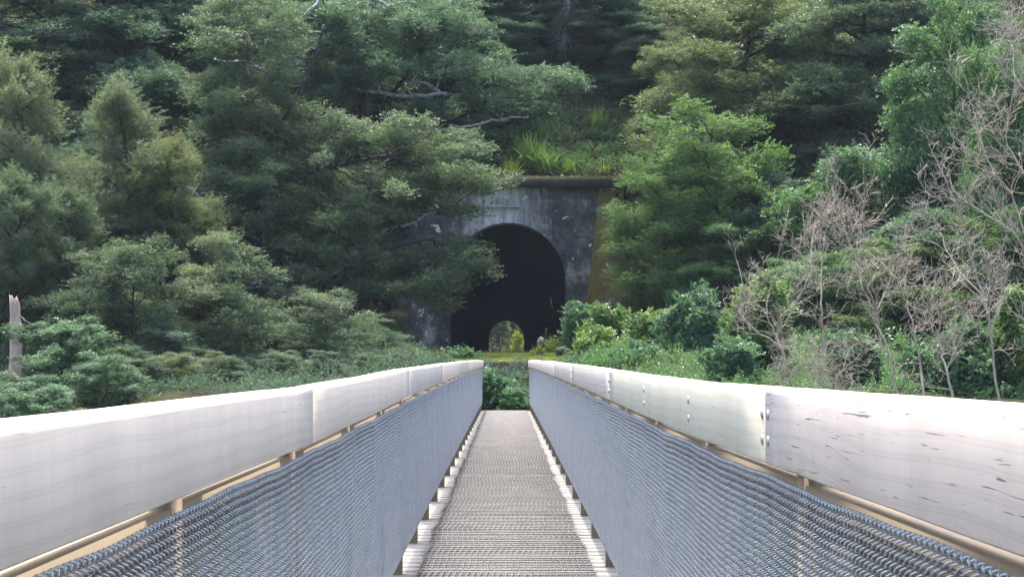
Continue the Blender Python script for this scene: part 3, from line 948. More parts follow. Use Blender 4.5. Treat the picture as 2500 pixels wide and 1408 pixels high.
custom_tree("beech_tree", "tall upper beech with long white lichened branches above the portal's left end", 74, (900, 880),
    [([(880, 900), (890, 700), (900, 450), (880, 250), (900, 60), (930, -80)], 75, .32, .12),
     ([(900, 430), (1000, 360), (1080, 300), (1082, 200), (1100, 110)], [75, 74.5, 74, 74, 74], .12, .05),
     ([(900, 300), (980, 200), (1040, 110), (1090, 30)], [75, 74, 74, 74], .1, .04),
     ([(1080, 300), (1160, 270), (1260, 250), (1360, 230)], [74, 73.6, 73.4, 73.2], .06, .02)],
    [(900, 70, 240, 60, 0), (1060, 40, 90, 50, .05), (930, 170, 150, 40, -.03), (1080, 150, 120, 35, .03), (1200, 170, 80, 32, .12), (1320, 205, 100, 42, .12),
     (1290, 235, 90, 25, .02), (1180, 250, 90, 20, -.05), (980, 260, 150, 20, -.05), (1130, 60, 40, 45, .1), (780, 200, 130, 60, -.04), (1150, 350, 70, 18, 0), (740, 60, 120, 60, 0)],
    'beech_blue', 12, 1.0, 1.25,
    extra=[([(812, 211), (850, 212), (905, 225), (960, 233), (1010, 237), (1060, 228), (1100, 232)], 72.8, .055, .07),
           ([(930, 155), (962, 172), (1000, 195), (1040, 205), (1075, 228)], 72.9, .03, .06),
           ([(1030, 313), (1080, 316), (1130, 312), (1180, 300), (1240, 290), (1290, 285)], 72.6, .05, .03),
           ([(663, 85), (700, 62), (735, 45), (765, 22), (790, -10)], 72.5, .085, .06),
           ([(705, 190), (735, 150), (760, 110)], 73, .09, .06),
           ([(900, -5), (930, 5), (960, 22), (990, 40)], 72.8, .06, .03),
           ([(522, 145), (560, 152), (600, 148), (640, 170)], 71.5, .04, .04)])

# ------------------------------------------------------------------ the trees of the slope
T = tree
# left side
T("kanuka_tree", "kanuka", 0, 75, 85, 57, 430, "feathery olive kanuka with a thin bare leader at the far left")
T("kanuka_tree", "kanuka", 1, 270, 150, 59, 440, "feathery pale olive kanuka second from the left, shorter than its neighbour", rot=1.0)
T("kanuka_tree", "kanuka", 1, 450, 300, 60, 360, "slim olive kanuka between the pale kanukas and the forked beech", mat='beech_ol', rot=4.0)
T("beech_tree", "beech", 0, 120, -260, 76, 620, "dark tall beech rising behind the kanukas at the top left corner", mat='beech_dk')
T("beech_tree", "beech", 1, 430, -220, 79, 600, "dark tall beech behind the second kanuka at the top left", mat='beech_blue')
T("beech_tree", "beech", 2, 690, -160, 82, 520, "tall beech crown at the top edge behind the forked beech", mat='beech')
T("beech_tree", "beech", 1, 60, 470, 58, 420, "low dark beech behind the broken stump", mat='beech')
T("beech_tree", "beech", 2, 370, 420, 60, 420, "mid-height beech with layered sprays left of the forked trunk", mat='beech')
T("beech_sapling", "sap", 0, 470, 640, 55, 330, "young beech with bright layered sprays standing low before the forked trunk", mat='beech_ol')
T("beech_sapling", "sap", 1, 330, 700, 54, 300, "young dark beech between the round shrub and the bright layered sapling", mat='beech')
T("beech_tree", "beech", 0, 800, 260, 80, 460, "dim beech filling the gap behind the forked beech's crown", mat='beech_dk')
T("beech_tree", "beech", 2, 560, 300, 76, 460, "shaded beech standing just behind the forked trunk", mat='beech_dk', rot=.6)
T("beech_tree", "beech", 1, 250, 260, 70, 460, "shaded beech between and behind the two tall kanukas", mat='beech_dk', rot=2.6)
T("round_shrub", "bush", 0, 150, 765, 49, 330, "rounded blue-green glossy shrub beside the broken stump", cat='shrub', mat='shrub_dk')
T("round_shrub", "bush", 1, 60, 900, 47, 260, "low glossy shrub tucked under the broken stump at the left rail", cat='shrub', mat='shrub_dk')
T("kanuka_sapling", "sap", 0, 530, 850, 50, 110, "small feathery yellowish sapling just above the left handrail", cat='sapling', mat='beech_ol')
T("low_shrub", "twiggy", 0, 890, 720, 72, 240, "brownish twiggy shrub beside the portal's left foot", cat='shrub')
T("beech_tree", "beech", 1, 330, 60, 73, 560, "mid-green beech showing between the two tall kanukas' tops", rot=3.9, mat='beech_blue')
T("beech_tree", "beech", 2, 130, 40, 74, 560, "mid-green beech showing above the far-left kanuka", rot=1.9, mat='beech')
T("beech_tree", "beech", 0, 520, 60, 76, 560, "mid-green beech left of the forked beech's upper trunk", rot=2.9, mat='beech')
T("beech_tree", "beech", 1, 980, -60, 84, 620, "hazy beech behind the lichened upper beech", rot=.9, mat='beech_blue')
T("beech_tree", "beech", 2, 720, 330, 73, 480, "shaded beech filling behind the forked beech's right-hand limbs", rot=5.0, mat='beech')
T("kanuka_tree", "kanuka", 0, 180, 420, 55, 360, "lower dark kanuka standing in front of the two tall ones", rot=2.0, mat='beech')
T("kanuka_tree", "kanuka", 1, 20, 380, 54, 330, "dark kanuka at the very left edge behind the broken stump", rot=5.0, mat='beech')
T("beech_sapling", "sap", 0, 640, 740, 56, 330, "low dark beech spray hanging behind the left handrail below the forked trunk", mat='beech_blue', rot=1.7)
T("beech_sapling", "sap", 1, 850, 800, 57, 330, "low dark beech thicket between the forked trunk and the portal's left foot", mat='beech_dk', rot=4.7)
T("beech_sapling", "sap", 0, 220, 600, 53, 380, "dark beech rising just behind the round blue-green shrub", mat='beech', rot=.2)
T("beech_sapling", "sap", 0, 420, 800, 51, 330, "lowest leafy beech sapling close above the left handrail", mat='beech_dk', rot=2.4)
T("beech_sapling", "sap", 0, 300, 840, 49.5, 230, "small dark beech sapling right of the round shrubs, its top just over the left handrail", mat='beech', rot=.9)
T("beech_sapling", "sap", 1, 640, 850, 53, 260, "small beech sapling above the left handrail straight below the forked trunk", mat='beech', rot=1.9)
T("beech_sapling", "sap", 0, 780, 840, 54.5, 240, "dark feathery sapling right of the forked trunk above the handrail", mat='beech_blue', rot=2.9)
T("beech_sapling", "sap", 1, 920, 850, 57, 220, "dark feathery sapling over the far half of the left handrail", mat='beech', rot=3.9)
T("beech_sapling", "sap", 0, 1040, 868, 58, 170, "lowest feathery sapling near the far end of the left handrail", mat='beech', rot=5.2)
T("beech_tree", "sap", 0, 520, 560, 54, 430, "mid-height feathery beech left of the forked trunk, sprays hanging to the left handrail", mat='beech', rot=1.1)
T("beech_tree", "sap", 1, 790, 690, 55, 330, "drooping beech right of the forked trunk, sprays reaching the left handrail", mat='beech', rot=2.2)
T("beech_tree", "sap", 0, 930, 770, 58, 200, "drooping dark beech bough low before the portal's left foot", mat='beech_blue', rot=3.3)
T("beech_tree", "sap", 1, 330, 560, 52, 380, "feathery dark beech above the round shrubs with its sprays down at the handrail", mat='beech', rot=4.4)
T("round_shrub", "bush", 1, 250, 850, 47, 250, "rounded glossy shrub just above the left handrail, right of the stump's shrubs", cat='shrub', mat='shrub_dk', rot=1.5)
T("round_shrub", "bush", 0, 120, 925, 44.5, 240, "lowest glossy shrub cut by the left handrail", cat='shrub', mat='shrub_dk', rot=2.5)
T("round_shrub", "bush", 1, 5, 950, 44, 200, "dark glossy shrub in the corner between handrail and left photo edge", cat='shrub', mat='shrub_dk', rot=3.5)
for k_, (px_, tp_, Y_, w_, m_, l_) in enumerate([
    (345, 868, 48.5, 190, 'beech', "feathery green sapling just right of the rounded glossy shrubs at the left handrail"),
    (440, 850, 49, 200, 'beech_ol', "olive sapling over the left handrail above its second lower-rail post"),
    (555, 862, 50, 190, 'beech_dk', "dark sapling touching the left handrail left of the forked trunk"),
    (690, 845, 51, 190, 'beech', "feathery sapling over the left handrail's first board joint"),
    (800, 850, 52, 180, 'beech_dk', "dark feathery sapling beyond the left handrail's first board joint"),
    (890, 852, 53.5, 160, 'beech', "green sapling halfway between the forked trunk and the portal's left foot"),
    (970, 858, 55, 150, 'beech_dk', "dark low sapling before the spiky rosette plant"),
    (1050, 862, 56, 120, 'beech', "small sapling nearest the far end of the left handrail")]):
    T("beech_sapling", "sap", k_ % 2, px_, tp_, Y_, w_, l_, mat=m_, rot=.7 * k_ + .3)
# top middle, deep in the forest
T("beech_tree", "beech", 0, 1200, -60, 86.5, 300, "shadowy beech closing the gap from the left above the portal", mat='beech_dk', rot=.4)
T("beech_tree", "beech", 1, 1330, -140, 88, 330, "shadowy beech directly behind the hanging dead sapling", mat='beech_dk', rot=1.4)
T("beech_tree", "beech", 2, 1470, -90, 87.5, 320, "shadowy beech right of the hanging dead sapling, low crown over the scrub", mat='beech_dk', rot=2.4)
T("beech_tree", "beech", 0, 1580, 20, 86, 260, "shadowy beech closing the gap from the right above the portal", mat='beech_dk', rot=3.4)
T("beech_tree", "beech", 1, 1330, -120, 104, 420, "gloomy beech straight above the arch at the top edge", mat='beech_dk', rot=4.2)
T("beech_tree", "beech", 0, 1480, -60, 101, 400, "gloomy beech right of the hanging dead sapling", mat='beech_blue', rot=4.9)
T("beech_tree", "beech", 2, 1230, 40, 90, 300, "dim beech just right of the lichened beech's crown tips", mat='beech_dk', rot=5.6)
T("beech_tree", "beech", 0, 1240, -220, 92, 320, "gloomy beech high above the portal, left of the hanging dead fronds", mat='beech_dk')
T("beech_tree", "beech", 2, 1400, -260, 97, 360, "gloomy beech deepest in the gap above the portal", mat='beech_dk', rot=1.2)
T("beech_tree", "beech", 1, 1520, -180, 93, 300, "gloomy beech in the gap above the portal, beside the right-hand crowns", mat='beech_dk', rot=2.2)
T("young_tree", "fine", 0, 1430, 120, 88, 230, "dim scrubby young tree on the bank above the portal", mat='under')
T("young_tree", "fine", 1, 1545, 170, 87, 200, "dark reddish-brown scrub beside the right-hand beech", mat='brown_sh')
# right side
T("beech_tree", "beech", 0, 1960, 60, 82, 560, "mid-green beech filling behind the pale-patched trunk", mat='beech', rot=3.1)
T("beech_tree", "beech", 2, 2260, -60, 78, 560, "dark beech behind the rounded broadleaf at the top right", mat='beech_dk', rot=4.4)
T("light_tree", "fine", 1, 1880, 130, 84, 420, "light green tree glimpsed through the open limbs of the upper right beech", rot=5.2)
T("broadleaf_tree", "broad", 1, 2010, 420, 67, 400, "glossy broadleaf behind the tallest twiggy crown", mat='broad', rot=2.7)
T("broadleaf_tree", "broad", 0, 2290, 480, 61, 380, "glossy dark broadleaf between the middle and right-hand dead trees", mat='shrub_dk', rot=3.6)
T("beech_tree", "beech", 1, 1830, -140, 78, 620, "wide olive beech crown with open dark limbs at the upper right", mat='beech_ol')
T("beech_tree", "beech", 0, 2110, -180, 76, 560, "tall dark beech with a pale-patched trunk at the upper right", mat='beech')
T("beech_tree", "beech", 2, 1680, 20, 82, 320, "slender olive beech on the right edge of the gap above the portal", mat='beech_ol')
T("broadleaf_tree", "broad", 0, 2330, -30, 64, 440, "rounded fresh green broadleaf tree at the top right corner")
T("broadleaf_tree", "broad", 1, 2480, 60, 60, 340, "rounded broadleaf tree cut by the right edge of the photo, above the dead branches", rot=1.0)
T("broadleaf_tree", "broad", 1, 2150, 330, 66, 460, "blue-green broadleaf tree in front of the pale-patched trunk", mat='shrub_dk')
T("broadleaf_tree", "broad", 0, 2390, 300, 64, 420, "dark broadleaf tree behind the tallest dead branches", mat='broad', rot=2.0)
T("light_tree", "fine", 0, 1625, 330, 70, 340, "bright green small-leaved tree leaning over the portal's right edge")
T("light_tree", "fine", 1, 1735, 225, 70.5, 430, "bright green small-leaved tree rising behind the one at the portal's right edge", rot=.5)
T("leathery_shrub", "broad", 0, 1655, 275, 75, 180, "grey-green leathery shrub on the bank right of the portal's top corner", cat='shrub', mat='shrub_dk', rot=.4)
T("olive_shrub", "twiggy", 0, 1565, 575, 70, 220, "brownish-grey twiggy bush against the portal's right buttress", cat='shrub')
T("dark_tree", "beech", 2, 1880, 380, 70, 420, "dark reddish-olive beech between the bright tree and the dead branches", mat='beech_dk', rot=3.0)
T("dark_tree", "fine", 1, 1800, 520, 68, 330, "dark green small-leaved tree below the reddish-olive beech", mat='broad', rot=3.3)
T("light_tree", "fine", 0, 2230, 560, 60, 360, "bright small-leaved tree behind the middle dead trees", mat='bright', rot=2.0)
T("light_tree", "fine", 1, 2430, 500, 58, 340, "yellow-green small-leaved tree behind the right-hand dead trees", rot=1.3)
T("light_tree", "fine", 0, 1990, 600, 62, 330, "mid green small-leaved tree behind the left-hand dead trees", mat='broad', rot=4.0)

m_, nt_, b_ = newmat("painted_shade_soil")  # bank earth; the shadow over it is painted into colour and arched edge
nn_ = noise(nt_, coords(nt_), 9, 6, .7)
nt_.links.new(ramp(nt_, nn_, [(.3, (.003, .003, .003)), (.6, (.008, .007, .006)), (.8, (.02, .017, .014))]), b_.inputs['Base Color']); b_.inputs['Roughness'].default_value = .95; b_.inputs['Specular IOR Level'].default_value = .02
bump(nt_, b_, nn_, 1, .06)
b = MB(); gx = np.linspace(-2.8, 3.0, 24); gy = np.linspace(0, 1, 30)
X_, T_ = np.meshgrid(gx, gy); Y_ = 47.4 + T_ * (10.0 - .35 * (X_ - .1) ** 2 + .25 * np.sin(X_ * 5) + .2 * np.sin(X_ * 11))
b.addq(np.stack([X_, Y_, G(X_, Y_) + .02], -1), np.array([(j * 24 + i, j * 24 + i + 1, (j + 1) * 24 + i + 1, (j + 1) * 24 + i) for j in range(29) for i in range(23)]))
tag(b.build("bank_painted_shade", m_, smooth=True), kind='structure')
# ------------------------------------------------------------------ undergrowth over the slope (nobody could count it)
def low_pad(seed, nt=44, n=7, ls=.095):
    rg = np.random.default_rng(seed)
    d = unit(rg.normal(0, 1, (nt, 3)) + np.array([0, 0, .6])); d[:, 2] = np.abs(d[:, 2])
    S = d * (rg.uniform(.1, 1, (nt, 1)) ** .6) * np.array([.7, .7, .5])
    D = unit(d * np.array([1, 1, .5]) + np.array([0, 0, .5]) + rg.normal(0, .3, (nt, 3)))
    U = unit(np.array([0, 0, 1.]) + rg.normal(0, .35, (nt, 3))); U = unit(U - D * np.sum(U * D, 1, keepdims=True))
    V, t = leaves(S, D, U, rg.uniform(.2, .45, nt), n, ls, .5, rg, jit=.5, tone=.3 + .35 * d[:, 2] + rg.normal(0, .12, nt))
    return V, t
LP = [low_pad(900 + i) for i in range(6)]
rgu = np.random.default_rng(77)
VV, TT = [], []
def scatter(nn, xr, yr, smin, smax, keep=lambda x, y: True, tshift=0.0):
    for _ in range(nn):
        x = rgu.uniform(*xr); y = rgu.uniform(*yr)
        if not keep(x, y): continue
        V, t = LP[int(rgu.integers(6))]
        sc = rgu.uniform(smin, smax); a = rgu.uniform(0, 6.28)
        VV.append(((V * sc) @ rotz(a).T + np.array([x, y, GZ(x, y) - .08])).astype(np.float32)); TT.append(t + tshift + rgu.normal(0, .12))
inview = lambda x, y: abs(x) < y * .26 + 1
def flush(mat):
    bb = MB(); V = np.concatenate(VV); bb.addq(V, np.arange(len(V)).reshape(-1, 4), np.concatenate(TT).astype(np.float32))
    tag(bb.build("undergrowth", M[mat], tone=True), kind='stuff'); VV.clear(); TT.clear()
off_path = lambda x, y: abs(x) > 3.4 + .02 * (80 - y)
scatter(900, (-24, -1), (56, 80), .6, 1.1, lambda x, y: inview(x, y) and off_path(x, y))
scatter(420, (-16, -1), (46.5, 56), .4, .75, lambda x, y: inview(x, y) and abs(x) > 1.8)
scatter(90, (-2.2, 2.2), (50.5, 56.6), .3, .6)
flush('beech_dk')
scatter(900, (1, 24), (56, 80), .6, 1.2, lambda x, y: inview(x, y) and off_path(x, y))
scatter(420, (1, 16), (46.5, 56), .4, .8, lambda x, y: inview(x, y) and abs(x) > 1.8)
flush('broad')
scatter(260, (-5, 7), (81.3, 85), .4, .8)
flush('broad')
scatter(1300, (-26, 26), (80.6, 100), .6, 1.5, lambda x, y: inview(x, y) and y > 81.2 and not (y < 83 and abs(x) < 4.4))
scatter(300, (-14, 14), (286, 330), 2.0, 4.5)
flush('under')

# ------------------------------------------------------------------ blades: flax, sedge, path grass
def blade(b, p, az, L, wd, lean, droop, tone, seg=4):
    t = np.linspace(0, 1, seg + 1)
    out = np.array([math.cos(az), math.sin(az), 0]); sidev = np.array([-math.sin(az), math.cos(az), 0])
    hor = L * (math.sin(lean) * t + droop * t ** 2.5 * .6); ver = L * (math.cos(lean) * t - droop * t ** 2.6 * .75)
    c = np.asarray(p) + out * hor[:, None] + np.array([0, 0, 1.]) * ver[:, None]
    w_ = wd * (1 - t ** 2.2) * .5 + .0008
    V = np.stack([c - sidev * w_[:, None], c + sidev * w_[:, None]], 1).reshape(-1, 3)
    q = [(2 * i, 2 * i + 1, 2 * i + 3, 2 * i + 2) for i in range(seg)]
    b.addq(V, np.array(q), np.full(seg, tone, np.float32))
def clump(name, px, py, Y, hpx, wpx, n, wd, mat, label, cat, seed, parent_dead=True, up=1.0):
    rg = np.random.default_rng(seed)
    p = P(px, py, Y); e = empty(name, (p[0], Y, p[2]), label, cat)
    b = MB(); H_ = hpx / F * Y; Wd_ = wpx / F * Y
    for i in range(n):
        lean = abs(rg.normal(0, .42)) / up; L = H_ * rg.uniform(.55, 1.15)
        az = rg.uniform(0, 2 * PI)
        off = np.array([rg.normal(0, Wd_ * .10), rg.normal(0, Wd_ * .10), -.12])
        blade(b, off, az, L, wd * rg.uniform(.6, 1.2), lean, rg.uniform(.1, .75) * (.4 + lean), float(rg.normal(.5, .2)), 5)
    b.build("leaves", M[mat], e, tone=True)
    b = MB()
    for i in range(max(6, n // 7)):
        blade(b, np.array([rg.normal(0, Wd_ * .1), rg.normal(0, Wd_ * .1), -.1]), rg.uniform(0, 6.28), H_ * rg.uniform(.3, .7), wd, rg.uniform(.6, 1.2), .6, float(rg.normal(.6, .2)), 4)
    b.build("dead_leaves", M['litter'], e, tone=True)
    return e
clump("flax_plant", 1292, 408, 82.0, 98, 115, 170, .06, 'flax', "tall green flax clump standing on the bank directly above the portal", "flax", 1, up=1.1)
clump("flax_plant", 1335, 420, 81.6, 80, 90, 130, .065, 'flax', "smaller green flax clump at the right foot of the tall one above the portal", "flax", 2)
clump("sedge_tuft", 1245, 428, 81.3, 56, 80, 170, .045, 'flax_y', "lime yellow sedge tuft on the left end of the portal's rim", "sedge", 3)
clump("flax_plant", 1455, 320, 84.0, 85, 85, 110, .055, 'flax', "upright flax clump higher up the bank above the portal's right half", "flax", 4, up=1.3)
clump("flax_plant", 1572, 375, 82.5, 100, 110, 130, .075, 'flax', "drooping flax clump beside the leathery shrub right of the portal top", "flax", 5)
clump("sedge_tuft", 1388, 422, 81.5, 50, 70, 130, .04, 'flax', "short green sedge tuft in the middle of the portal's rim", "sedge", 6)
clump("sedge_tuft", 1480, 424, 81.5, 40, 70, 110, .035, 'flax_y', "yellowish sedge tuft near the right end of the portal's rim", "sedge", 7)
clump("cabbage_plant", 965, 830, 77.5, 62, 60, 90, .05, 'flax', "spiky green rosette plant growing at the left foot of the portal", "plant", 8, up=.8)
# leaf litter and moss along the rim
b = MB(); VV = []; TT = []
rg = np.random.default_rng(31)
for i in range(60):
    x = rg.uniform(.4, 3.8); y = 81.15 + rg.uniform(0, 1.6)
    V, t = LP[int(rg.integers(6))]; sc = rg.uniform(.2, .42)
    VV.append((V * sc * np.array([1, 1, .7]) @ rotz(rg.uniform(0, 6)).T + np.array([x, y, max(GZ(x, y), TOPZ) - .03])).astype(np.float32)); TT.append(t + rg.normal(0.1, .15))
V = np.concatenate(VV); b.addq(V, np.arange(len(V)).reshape(-1, 4), np.concatenate(TT).astype(np.float32))
tag(b.build("leaf_litter", M['litter'], tone=True), kind='stuff')
# short grass on the path in front of the tunnel
b = MB(); rg = np.random.default_rng(12)
n = 26000
x = rg.uniform(-3.6, 4.6, n); y = rg.uniform(56.3, 81.5, n)
keep = (np.abs(x - .3) < 3.0 + rg.normal(0, .5, n)); x = x[keep]; y = y[keep]; n = len(x)
z = G(x, y); h = rg.uniform(.03, .10, n) * (1 + 1.8 * np.clip(np.abs(x - .2) - 2, 0, 2)); az = rg.uniform(0, 2 * PI, n); wd = .014
base = np.stack([x, y, z - .01], 1); s_ = np.stack([-np.sin(az), np.cos(az), 0 * az], 1) * wd / 2; o_ = np.stack([np.cos(az), np.sin(az), 0 * az], 1)
l1 = rg.uniform(.1, .5, n)[:, None]; up = np.array([0, 0, 1.])
V = np.stack([base - s_, base + s_, base + s_ * .3 + (o_ * l1 + up) * h[:, None], base - s_ * .3 + (o_ * l1 + up) * h[:, None]], 1).reshape(-1, 3)
b.addq(V, np.arange(len(V)).reshape(-1, 4), np.clip(rg.normal(.5, .22, n) + .15 * np.sin(x * 2) * np.sin(y * .8), 0, 1).astype(np.float32))
tag(b.build("grass", M['grass'], tone=True), kind='stuff')
# short turf sheet that follows the ground under the blades
m_, nt_, b_ = newmat("turf")
nn_ = noise(nt_, coords(nt_), 7, 5, .7)
nt_.links.new(ramp(nt_, nn_, [(.3, (.05, .045, .025)), (.48, (.095, .11, .035)), (.7, (.15, .175, .055))]), b_.inputs['Base Color']); b_.inputs['Roughness'].default_value = .95; b_.inputs['Specular IOR Level'].default_value = .02
bump(nt_, b_, nn_, .8, .03)
b = MB(); gx = np.linspace(-2.6, 3.4, 13); gy = np.linspace(56.6, 80.3, 48)
X_, Y_ = np.meshgrid(gx, gy)
b.addq(np.stack([X_ + .3 * np.sin(Y_ * 1.3), Y_, G(X_ + .3 * np.sin(Y_ * 1.3), Y_) + .012], -1), np.array([(j * 13 + i, j * 13 + i + 1, (j + 1) * 13 + i + 1, (j + 1) * 13 + i) for j in range(47) for i in range(12)]))
tag(b.build("turf", m_, smooth=True), kind='structure')

# ------------------------------------------------------------------ leafy shrubs
def shrub(name, px, ptop, pbot, Y, wpx, mat, label, seed, nst=14, cat='shrub', ground=False):
    rg = np.random.default_rng(seed)
    p = P(px, pbot, Y); zt = P(px, ptop, Y)[2]; H_ = zt - p[2]; Wd_ = wpx / F * Y / 2
    e = empty(name, (p[0], Y, p[2]), label, cat)
    bs = MB(); pads = []
    for i in range(nst):
        a = rg.uniform(0, 6.28); r_ = Wd_ * rg.uniform(.1, .95)
        tip = np.array([math.cos(a) * r_, math.sin(a) * r_ * .8, H_ * (1 - .45 * (r_ / Wd_) ** 2) * rg.uniform(.7, 1.0) - .15])
        q = bez((math.cos(a) * r_ * .3, math.sin(a) * r_ * .3, -.1), tip, 0, 7, rg, .25)
        bs.tube(q, np.linspace(.022, .006, 7), 4)
        for f in (.35, .6, .8, 1.0):
            pads.append((q[int(f * 6)] + rg.normal(0, .06, 3), rg.uniform(.55, .85) * (1.15 - .35 * f), rg.uniform(.55, .9), rg.normal(0, .1)))
    bs.build("stems", M['bark'], e, smooth=True)
    crown_mesh(pads, 'shrub', seed).build("leaves", M[mat], e, tone=True)
    return e
shrub("leafy_shrub", 1420, 735, 850, 63, 90, 'shrub_dk', "blue-green large-leaved shrub standing against the tunnel mouth's right side", 21, 12)
shrub("leafy_shrub", 1485, 745, 890, 60, 150, 'shrub', "bright green large-leaved shrub second to the right of the tunnel mouth", 22, 16)
shrub("leafy_shrub", 1450, 800, 900, 57, 130, 'shrub', "yellow-flecked low shrub just above the right handrail's far end", 23, 13)
shrub("leafy_shrub", 1600, 755, 900, 58, 190, 'shrub', "broad bright green shrub in the middle of the right-hand bank", 24, 18)
shrub("leafy_shrub", 1560, 840, 920, 54, 160, 'shrub_dk', "low dark glossy shrub touching the right handrail line beyond its first kink", 25, 12)
shrub("leafy_shrub", 1700, 700, 910, 56, 210, 'shrub_dk', "tall blue-green shrub left of the first dead tree", 26, 20)
shrub("leafy_shrub", 1790, 820, 940, 51, 170, 'shrub_dk', "low glossy shrub around the foot of the first dead tree", 27, 14)
shrub("leafy_shrub", 1850, 650, 900, 53, 190, 'shrub', "pale green narrow-leaved shrub seen through the first dead tree's twigs", 28, 20)
shrub("leafy_shrub", 2080, 800, 960, 49, 220, 'shrub_dk', "dark glossy shrub with a few yellow leaves among the middle dead trees", 29, 18)
shrub("leafy_shrub", 2330, 780, 980, 48, 260, 'shrub_dk', "dark glossy shrub behind the right-hand dead trees, close to the rail", 30, 18)
shrub("leafy_shrub", 2470, 700, 980, 48, 160, 'shrub', "bright shrub at the right edge of the photo just above the handrail", 31, 14)
shrub("bank_shrub", 1205, 915, 1012, 48.6, 66, 'shrub_dk', "blue-green shrub filling the left half of the gap at the bridge's far end", 32, 13)
shrub("bank_shrub", 1262, 958, 1012, 48.2, 54, 'shrub_dk', "smaller blue-green shrub in the right half of the gap at the bridge's far end", 33, 9)
shrub("bank_shrub", 1118, 850, 905, 62, 110, 'shrub_dk', "low dark sprig-leaved shrub under the tunnel's left edge", 34, 8)
shrub("low_cover", 760, 850, 960, 57, 420, 'under', "long low dark thicket behind the left handrail beneath the forked beech", 35, 26, cat='thicket')
shrub("low_cover", 1000, 858, 920, 58, 250, 'under', "low dark thicket behind the far half of the left handrail", 36, 16, cat='thicket')

# ------------------------------------------------------------------ broken stump
def stump():
    p = P(32, 905, 51); e = empty("broken_trunk", (p[0], 51, p[2] - .6), "pale broken tree stump with a jagged top at the left edge of the photo", "stump")
    b = MB(); n = 18; H_ = (905 - 728) / F * 51 + .6; r0 = .155
    rg = np.random.default_rng(2); V = []
    lev = 16
    for j in range(lev + 1):
        t = j / lev
        for k in range(n):
            a = k * 2 * PI / n
            rr = r0 * (1.08 - .32 * t) * (1 + .10 * math.sin(3 * a + 1) + .05 * math.sin(7 * a + j)) 
            jag = (0 if j < lev else rg.uniform(-.16, .10) + .10 * math.cos(a + 2.6))
            V.append((rr * math.cos(a) + .05 * math.sin(t * 3), rr * math.sin(a), t * H_ + jag))
    q = [(j * n + k, j * n + (k + 1) % n, (j + 1) * n + (k + 1) % n, (j + 1) * n + k) for j in range(lev) for k in range(n)]
    b.addq(V, np.array(q)); m0 = b.n
    b.addq([(0.01, 0, H_ - .22)] , np.zeros((0, 4), int))
    for k in range(n): b.f.append([lev * n + k, lev * n + (k + 1) % n, m0])
    b.build("trunk", M['stump'], e)
    b = MB()
    b.tube(bez((.1, 0, H_ * .82), (.45, -.1, H_ * .74), 0, 6, rg, .3), np.linspace(.02, .005, 6), 5); b.build("dead_twig", M['twig_grey'], e)
stump()

# ------------------------------------------------------------------ dead bare trees
def grow(b, p, d, L, r, depth, rg, curl, upb, nseg=7):
    """one wandering twig and its children"""
    pts = [np.array(p)]; d = np.array(d, float); d /= np.linalg.norm(d)
    bend = rg.normal(0, curl, 3)
    for i in range(nseg):
        d = d + bend / nseg + rg.normal(0, .10, 3) + np.array([0, 0, upb]) / nseg; d /= np.linalg.norm(d)
        pts.append(pts[-1] + d * L / nseg)
    pts = np.array(pts); rad = np.linspace(r, max(r * .45, .0035), nseg + 1)
    b.tube(pts, rad, 5 if r > .012 else (4 if r > .006 else 3), cap=False)
    if depth <= 0: return
    nch = int(rg.integers(3, 6))
    for c in range(nch):
        f = rg.uniform(.3, 1.0) if c else 1.0
        k = f * nseg; i = min(int(k), nseg - 1); q = pts[i] + (pts[i + 1] - pts[i]) * (k - i)
        dd = pts[i + 1] - pts[i]; dd /= np.linalg.norm(dd)
        side = rg.normal(0, 1, 3) * np.array([1, .8, .6]); side -= dd * side.dot(dd); side /= np.linalg.norm(side)
        an = rg.uniform(.35, .85)
        nd = dd * math.cos(an) + side * math.sin(an) + np.array([0, 0, .12])
        grow(b, q, nd, L * rg.uniform(.55, .8), max(.0038, rad[i] * rg.uniform(.5, .72)), depth - 1, rg, curl, upb, max(4, nseg - 1))
def dead_tree(name, Y, stems, label, seed, mat='twig', nb=9, Lb=.9, depth=3, curl=.9, upb=.5, r0=.05, clipx=None):
    rg = np.random.default_rng(seed)
    p0 = P(stems[0][0][0], stems[0][0][1], Y)
    e = empty(name, (p0[0], Y, p0[2] - .5), label, 'dead tree')
    o0 = np.array(e.location); bt = MB()
    for si, st in enumerate(stems):
        bw = MB()
        q = px_path(st, [Y + (0 if i == 0 and si == 0 else rg.normal(0, .25)) for i in range(len(st))])
        if si == 0: q = np.concatenate([[q[0] - np.array([0, 0, .8])], q])
        q[1:-1] += rg.normal(0, .012, (len(q) - 2, 3))
        rs = r0 * .56 * (1 if si == 0 else .62)
        rad = np.linspace(rs, rs * .28, len(q)); bw.tube(q - o0, rad, 7)
        for k in range(int(nb * 1.5) if si == 0 else int(nb * 1.2)):
            f = min(.98, .18 + .82 * (k + rg.uniform(0, 1)) / (nb * 1.5))
            i = min(len(q) - 2, int(f * (len(q) - 1)))
            dd = q[i + 1] - q[i]; dd /= np.linalg.norm(dd) + 1e-9
            side = rg.normal(0, 1, 3) * np.array([1, .8, .5]); side -= dd * side.dot(dd); side /= np.linalg.norm(side)
            an = rg.uniform(.4, 1.0)
            grow(bw, q[i] - o0, dd * math.cos(an) + side * math.sin(an), Lb * rg.uniform(.6, 1.15) * (1.2 - .5 * f), max(.005, rad[i] * .45), depth - 1, rg, curl, upb)
        grow(bw, q[-1] - o0, q[-1] - q[-2], Lb * .7, rad[-1], depth - 1, rg, curl, upb)
        bw.build("stem", M[mat], e, smooth=True)
    return e
